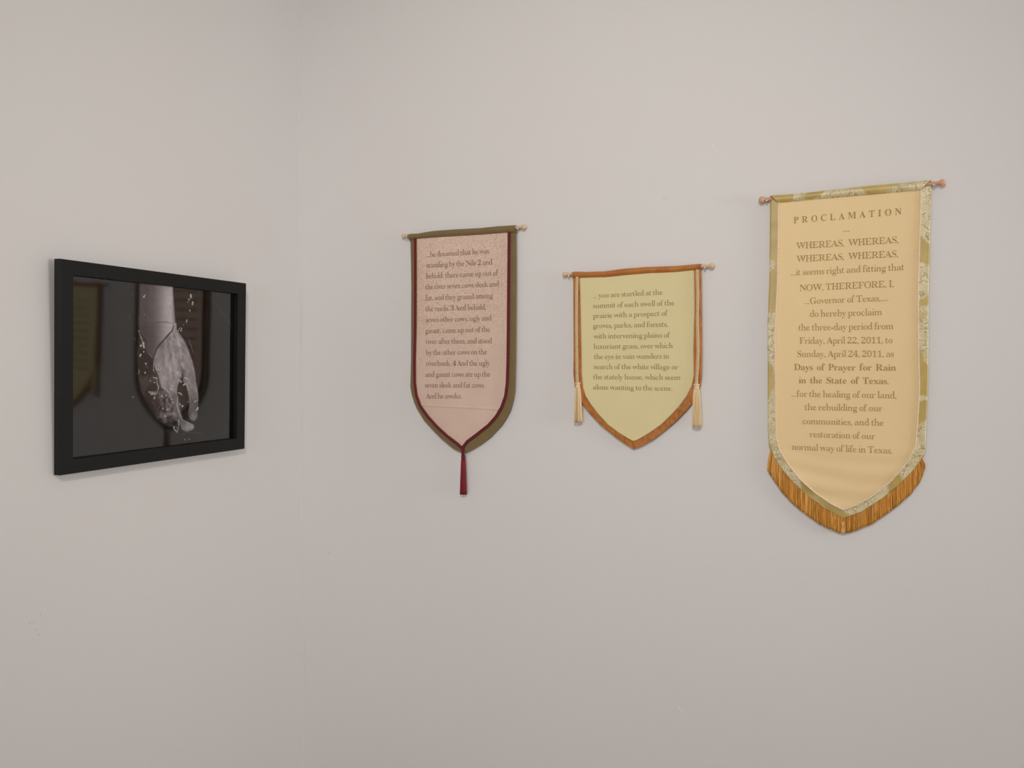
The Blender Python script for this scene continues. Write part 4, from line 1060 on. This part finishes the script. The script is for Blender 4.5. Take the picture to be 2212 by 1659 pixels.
for pts, tas in (([(1247.5, 598), (1246.2, 640), (1246, 700), (1246.7, 750), (1246.9, 792.6), (1248, 829)], ((1248.2, 825.8), (1248.2, 837), 10.2, (1249, 913), 11.5, 17.5)),
                 ([(1506.3, 582.5), (1507.6, 631.4), (1506.8, 696.5), (1508.3, 761), (1506.8, 792.6), (1504.4, 832)], ((1504.8, 828.6), (1504.6, 840), 11.8, (1505, 922.5), 12.5, 19))):
    R2 = P(1300, 700)[1] - P(1300, 703.5)[1]
    sp2 = P(1300, 700)[1] - P(1300, 704.15)[1]
    pth = [(a, -0.0115 - R2 * .8, b) for a, b in PL(pts)]
    bf = Buf()
    for vv, ff in rope(pth, R2, sp2, 3, 1, fat=0.33):
        # slimmer strands leave the ochre core in view between them
        bf.add(vv, ff)
    c_ = mesh('twisted_cord', bf.v, bf.f, M_CREAM, b2, org)
    q_, _ = resample(pth, 0.004)
    vv, ff = tube(q_, R2 * .74, 10)
    mesh('cord_core', vv, ff, M_OCHRE, c_, org)
    tassel(b2, org, *tas, (M_CREAM, lit(236, 208, 160)), -0.0135, 54)
T2 = [("... you are startled at the", (1281.4, 643.6), (1431.1, 636.3)), ("summit of each swell of the", (1281, 665.6), (1456.8, 659.1)),
      ("prairie with a prospect of", (1281.4, 687.3), (1442.5, 681.5)), ("groves, parks, and forests,", (1281.4, 708.9), (1442.5, 705.3)),
      ("with intervening plains of", (1282.5, 731.5), (1447.4, 728.7)), ("luxuriant grass, over which", (1282.7, 753.5), (1453.4, 751.8)),
      ("the eye in vain wanders in", (1283.5, 775.4), (1445.4, 774.3)), ("search of the white village or", (1283, 797.1), (1465, 797.8)),
      ("the stately house, which seem", (1281.7, 818.9), (1469.7, 820.5)), ("alone wanting to the scene.", (1281.4, 841.1), (1452.3, 844))]
bf = Buf()
for t_, a, b in T2:
    text_line(bf, t_, a, b, 16.2, y_p2, 0.012)
mesh('lettering', bf.v, bf.f, M_INK2, b2, org, smooth=False)

# ================================================================ banner 3: golden proclamation with fringe
org = base_of((1646, 431.7), (2035, 395))
b3 = empty('hanging_banner', org)
tag(b3, 'tall golden proclamation banner with olive brocade border and golden fringe', 'banner', 'three fabric text banners on the wall')
Z3LOW = P(1821, 960)[1]
wv3 = wav(3, 0.0016, 5, 4)
wr3 = wav(13, 0.0014, 22, 36)
def fold3(x, z):
    q = max(0.0, min(1.0, (Z3LOW - z) / 0.06))
    xx = (x - P3X) / 0.2
    return q * (0.0009 * math.sin((z - Z3LOW - 0.035 * xx * xx + 0.02 * xx) * 2 * math.pi / 0.05) + 0.0016 * noise.noise(Vector((x * 7, 4, (z - 0.05 * xx * xx) * 34))))
P3X = P(1821, 1000)[0]
y_p3 = lambda x, z: -0.0135 + wv3(x, z) + fold3(x, z)
def y_b3(x, z):
    q = max(0.0, min(1.0, (P(1821, 880)[1] - z) / 0.06))
    return -0.0120 + wv3(x, z) + 0.6 * fold3(x, z) + wr3(x, z) * q
dowel(b3, org, (1645.9, 431.7), (2034.8, 394.9), (7.3, 7.5), 4.2, M_WOODD)
v, f = strip([(1663.6, 422.6), (1700, 420.2), (1759.2, 414.6), (1820, 408), (1878.6, 401.2), (1958.2, 394.6), (2011.3, 388.6)],
             [(1683.3, 439.6), (1740, 433.8), (1799, 428), (1860, 422.6), (1918.4, 417.9), (1960, 414.6), (1987.5, 412)], 0.012,
             lambda t: 0.0125 + 0.0078 * math.sin(math.pi * min(1, t * 1.05)) ** .6, -0.006)
mesh('rod_sleeve', v, f, M_BROC, b3, org)
Lo = [(1663.4, 424.5), (1663.2, 460), (1662.8, 509.3), (1661.8, 608.7), (1659.6, 660), (1657.8, 700), (1658.4, 800), (1658.2, 926.6), (1661.1, 963.5), (1672.4, 989), (1693.7, 1020.1), (1719.2, 1048.4), (1747.5, 1073.9), (1784.3, 1099.4), (1805, 1110.5), (1821.1, 1118.9)]
Ro = [(2011.5, 389.5), (2010.9, 439.6), (2007.9, 549), (2005.9, 648.5), (2005.8, 700), (2005.3, 813.3), (2001.9, 898.3), (1999.6, 963.5), (1996.5, 980), (1988.3, 994.6), (1968.4, 1020.1), (1940.1, 1048.4), (1903.3, 1078.2), (1860.8, 1105.1), (1840, 1112.5), (1821.1, 1118.9)]
v, f = sheet(PL(Lo), PL(Ro), y_b3, 0.0014, 260, 130)
mesh('border', v, f, M_BROC, b3, org)
il = [(1683, 438), (1681.7, 460), (1681.3, 509.3), (1679.7, 608.7), (1675.7, 688.3), (1673.8, 720), (1675.2, 813.3), (1676.1, 940.8), (1683.7, 972), (1702.2, 1003.1), (1727.6, 1034.3), (1761.6, 1065.4), (1795.6, 1088.1), (1821.1, 1100.8)]
ir = [(1989, 411.5), (1988, 460), (1985.6, 529.1), (1983, 608.7), (1983, 688.3), (1983.2, 742.5), (1985.4, 841.6), (1981.2, 912.5), (1976.9, 963.5), (1964.2, 991.8), (1945.8, 1014.4), (1920.3, 1042.8), (1889.1, 1068.3), (1852.3, 1089.5), (1821.1, 1100.8)]
v, f = sheet(PL(il), PL(ir), y_p3, 0.0012, 240, 110)
mesh('front_panel', v, f, M_PANEL3, b3, org)
R3 = P(1821, 700)[1] - P(1821, 702.0)[1]
sp3 = P(1821, 700)[1] - P(1821, 706.0)[1]
for pts in (il, ir):
    bf = Buf()
    for vv, ff in rope([(a, y_p3(a, b) - R3 * .6, b) for a, b in [tuple(q) for q in resample(PL(pts), 0.004)[0]]], R3, sp3, 2, 1, sm=3):
        bf.add(vv, ff)
    mesh('ivory_braid', bf.v, bf.f, M_BRAID, b3, org)
# fringe threads, sewn behind the border edge
bf = Buf()
rng = random.Random(11)
topL, botL = [(1664.5, 973), (1672.4, 986), (1693.7, 1017), (1719.2, 1045), (1747.5, 1070.5), (1784.3, 1096), (1821, 1116)], [(1656.5, 1014), (1664, 1027), (1690.8, 1065.4), (1711, 1087), (1733.3, 1106), (1767.3, 1131), (1790, 1142), (1815, 1153)]
topR, botR = [(1820.5, 1116), (1860.8, 1101.5), (1903.3, 1074.5), (1940.1, 1044.5), (1968.4, 1016), (1991.5, 991)], [(1824, 1152), (1838, 1150.5), (1862, 1141), (1883.5, 1132), (1906, 1117), (1925.9, 1102.5), (1948, 1085), (1968.4, 1066), (1987, 1040), (1998.2, 1012)]
for tp, bt, side in ((topL, botL, -1), (topR, botR, 1)):
    A, _ = resample(PL(tp), 1e-3); B = np.array(PL(bt))
    B = B[np.argsort(B[:, 0])]
    k = 0.0012
    for layer, nth in ((0, 165), (1, 120)):
        for i in range(nth):
            t_ = (i + rng.uniform(.1, .9)) / nth
            a = A[min(len(A) - 1, int(t_ * len(A)))]
            far = max(0.0, 1 - (t_ if side < 0 else 1 - t_) / .16)       # outermost threads belly outwards
            cx_ = a[0] + side * far * 5.0 * k + rng.uniform(-.8, .8) * k
            cz_ = float(np.interp(cx_, B[:, 0], B[:, 1])) + rng.uniform(-.8, 1.6) * k
            ph = rng.uniform(0, 6.3)
            pth = []
            for j in range(9):
                s_ = j / 8
                bx = side * far * 0.0022 * math.sin(math.pi * s_)
                pth.append((a[0] + (cx_ - a[0]) * s_ + bx + .3 * k * math.sin(ph + 7 * s_), (-0.0075 if layer else -0.0094) - 0.0012 * math.sin(math.pi * s_) + 0.0003 * math.sin(ph + 5 * s_), a[1] + (cz_ - a[1]) * s_))
            tone = rng.choice([.68, .85, .95, 1.08, 1.2]) * (0.85 if layer else 1.0)
            cc = np.array(lit(192, 131, 50)[:3]) * tone
            if rng.random() < .12: cc = np.array(lit(224, 174, 96)[:3])
            vv, ff = tube(pth, 0.00135 if layer else 0.00085, 6)
            bf.add(vv, ff, tuple(cc))
for i in range(6):                                  # pale loose ends at the point
    a, b = P(1821 + rng.uniform(-1.5, 2.5), 1126), P(1817 + i * 1.6, 1152.5 + rng.uniform(-1, 1))
    vv, ff = tube([(a[0] + (b[0] - a[0]) * s_, -0.0118, a[1] + (b[1] - a[1]) * s_) for s_ in np.linspace(0, 1, 7)], 0.0007, 6)
    bf.add(vv, ff, lit(226, 190, 140)[:3])
colored('fringe', bf, M_THREAD, b3, org, 'stuff')
T3 = [("PROCLAMATION", (1714.5, 482.4), (1947.2, 463.5), 92, 1, 20.8), ("...", (1822.3, 500.9), (1834.8, 500.3), 0, 1, 20.8),
      ("WHEREAS,  WHEREAS,", (1720, 537.7), (1940.7, 524.8), 0, 0, 20.8), ("WHEREAS,  WHEREAS,", (1720.5, 566), (1939.9, 555), 0, 0, 20.8),
      ("...it seems right and fitting that", (1708.5, 595.2), (1953.2, 583.4), 0, 0, 20.8), ("NOW, THEREFORE, I,", (1727.8, 628.8), (1930.3, 619.7), 0, 0, 20.8),
      ("...Governor of Texas,....", (1738.4, 656.9), (1918.4, 649.8), 0, 0, 20.8), ("do hereby proclaim", (1749.7, 684.5), (1904.9, 680.5), 0, 0, 20.8),
      ("the three-day period from", (1724.8, 713.8), (1929.6, 711), 0, 0, 20.8), ("Friday, April 22, 2011, to", (1726.8, 742.5), (1927.9, 741.3), 0, 0, 20.8),
      ("Sunday, April 24, 2011, as", (1722, 771), (1930.8, 770.8), 0, 0, 20.8), ("Days  of  Prayer  for  Rain", (1715.5, 799.3), (1935.3, 800.6), 0, 1, 20.4),
      ("in  the  State  of  Texas.", (1725.7, 827.7), (1919.4, 829.5), 0, 1, 20.4), ("...for the healing of our land,", (1710.1, 856.6), (1936.4, 860.6), 0, 0, 20.6),
      ("the rebuilding of our", (1738.4, 885.6), (1906.1, 888.4), 0, 0, 20.6), ("communities, and the", (1733.9, 915.9), (1908.4, 919.5), 0, 0, 20.6),
      ("restoration of our", (1749.5, 944.2), (1890.5, 948.7), 0, 0, 20.6), ("normal way of life in Texas.", (1710.7, 971.3), (1927.4, 979.8), 0, 0, 20.6)]
hd, bf = Buf(), Buf()
for i, (t_, a, b, trk, bold, em) in enumerate(T3):
    text_line(bf if i else hd, t_, a, b, em, y_p3, 0.0135, trk, bool(bold))
o = mesh('heading', hd.v, hd.f, M_INK3, b3, org, smooth=False)
o['label'] = 'widely spaced bold capital heading'
mesh('lettering', bf.v, bf.f, M_INK3, b3, org, smooth=False)

# ---------------------------------------------------------------- pins that carry the dowels
pin(879.5, 513.6, 'steel pin under the dowel of the red-tasselled banner, end nearest the room corner')
pin(1119.5, 495.0, 'steel pin under the dowel of the red-tasselled banner, end nearest the rust-bordered banner')
pin(1229.6, 596.3, 'steel pin under the dowel of the rust-bordered banner, end nearest the red-tasselled banner')
pin(1523.2, 578.9, 'steel pin under the dowel of the rust-bordered banner, end nearest the golden banner')
pin(1656.9, 434.2, 'steel pin under the golden banner dowel, end nearest the rust-bordered banner')
pin(2017.0, 400.8, 'steel pin under the golden banner dowel, end farthest from the room corner')
bpy.context.view_layer.update()
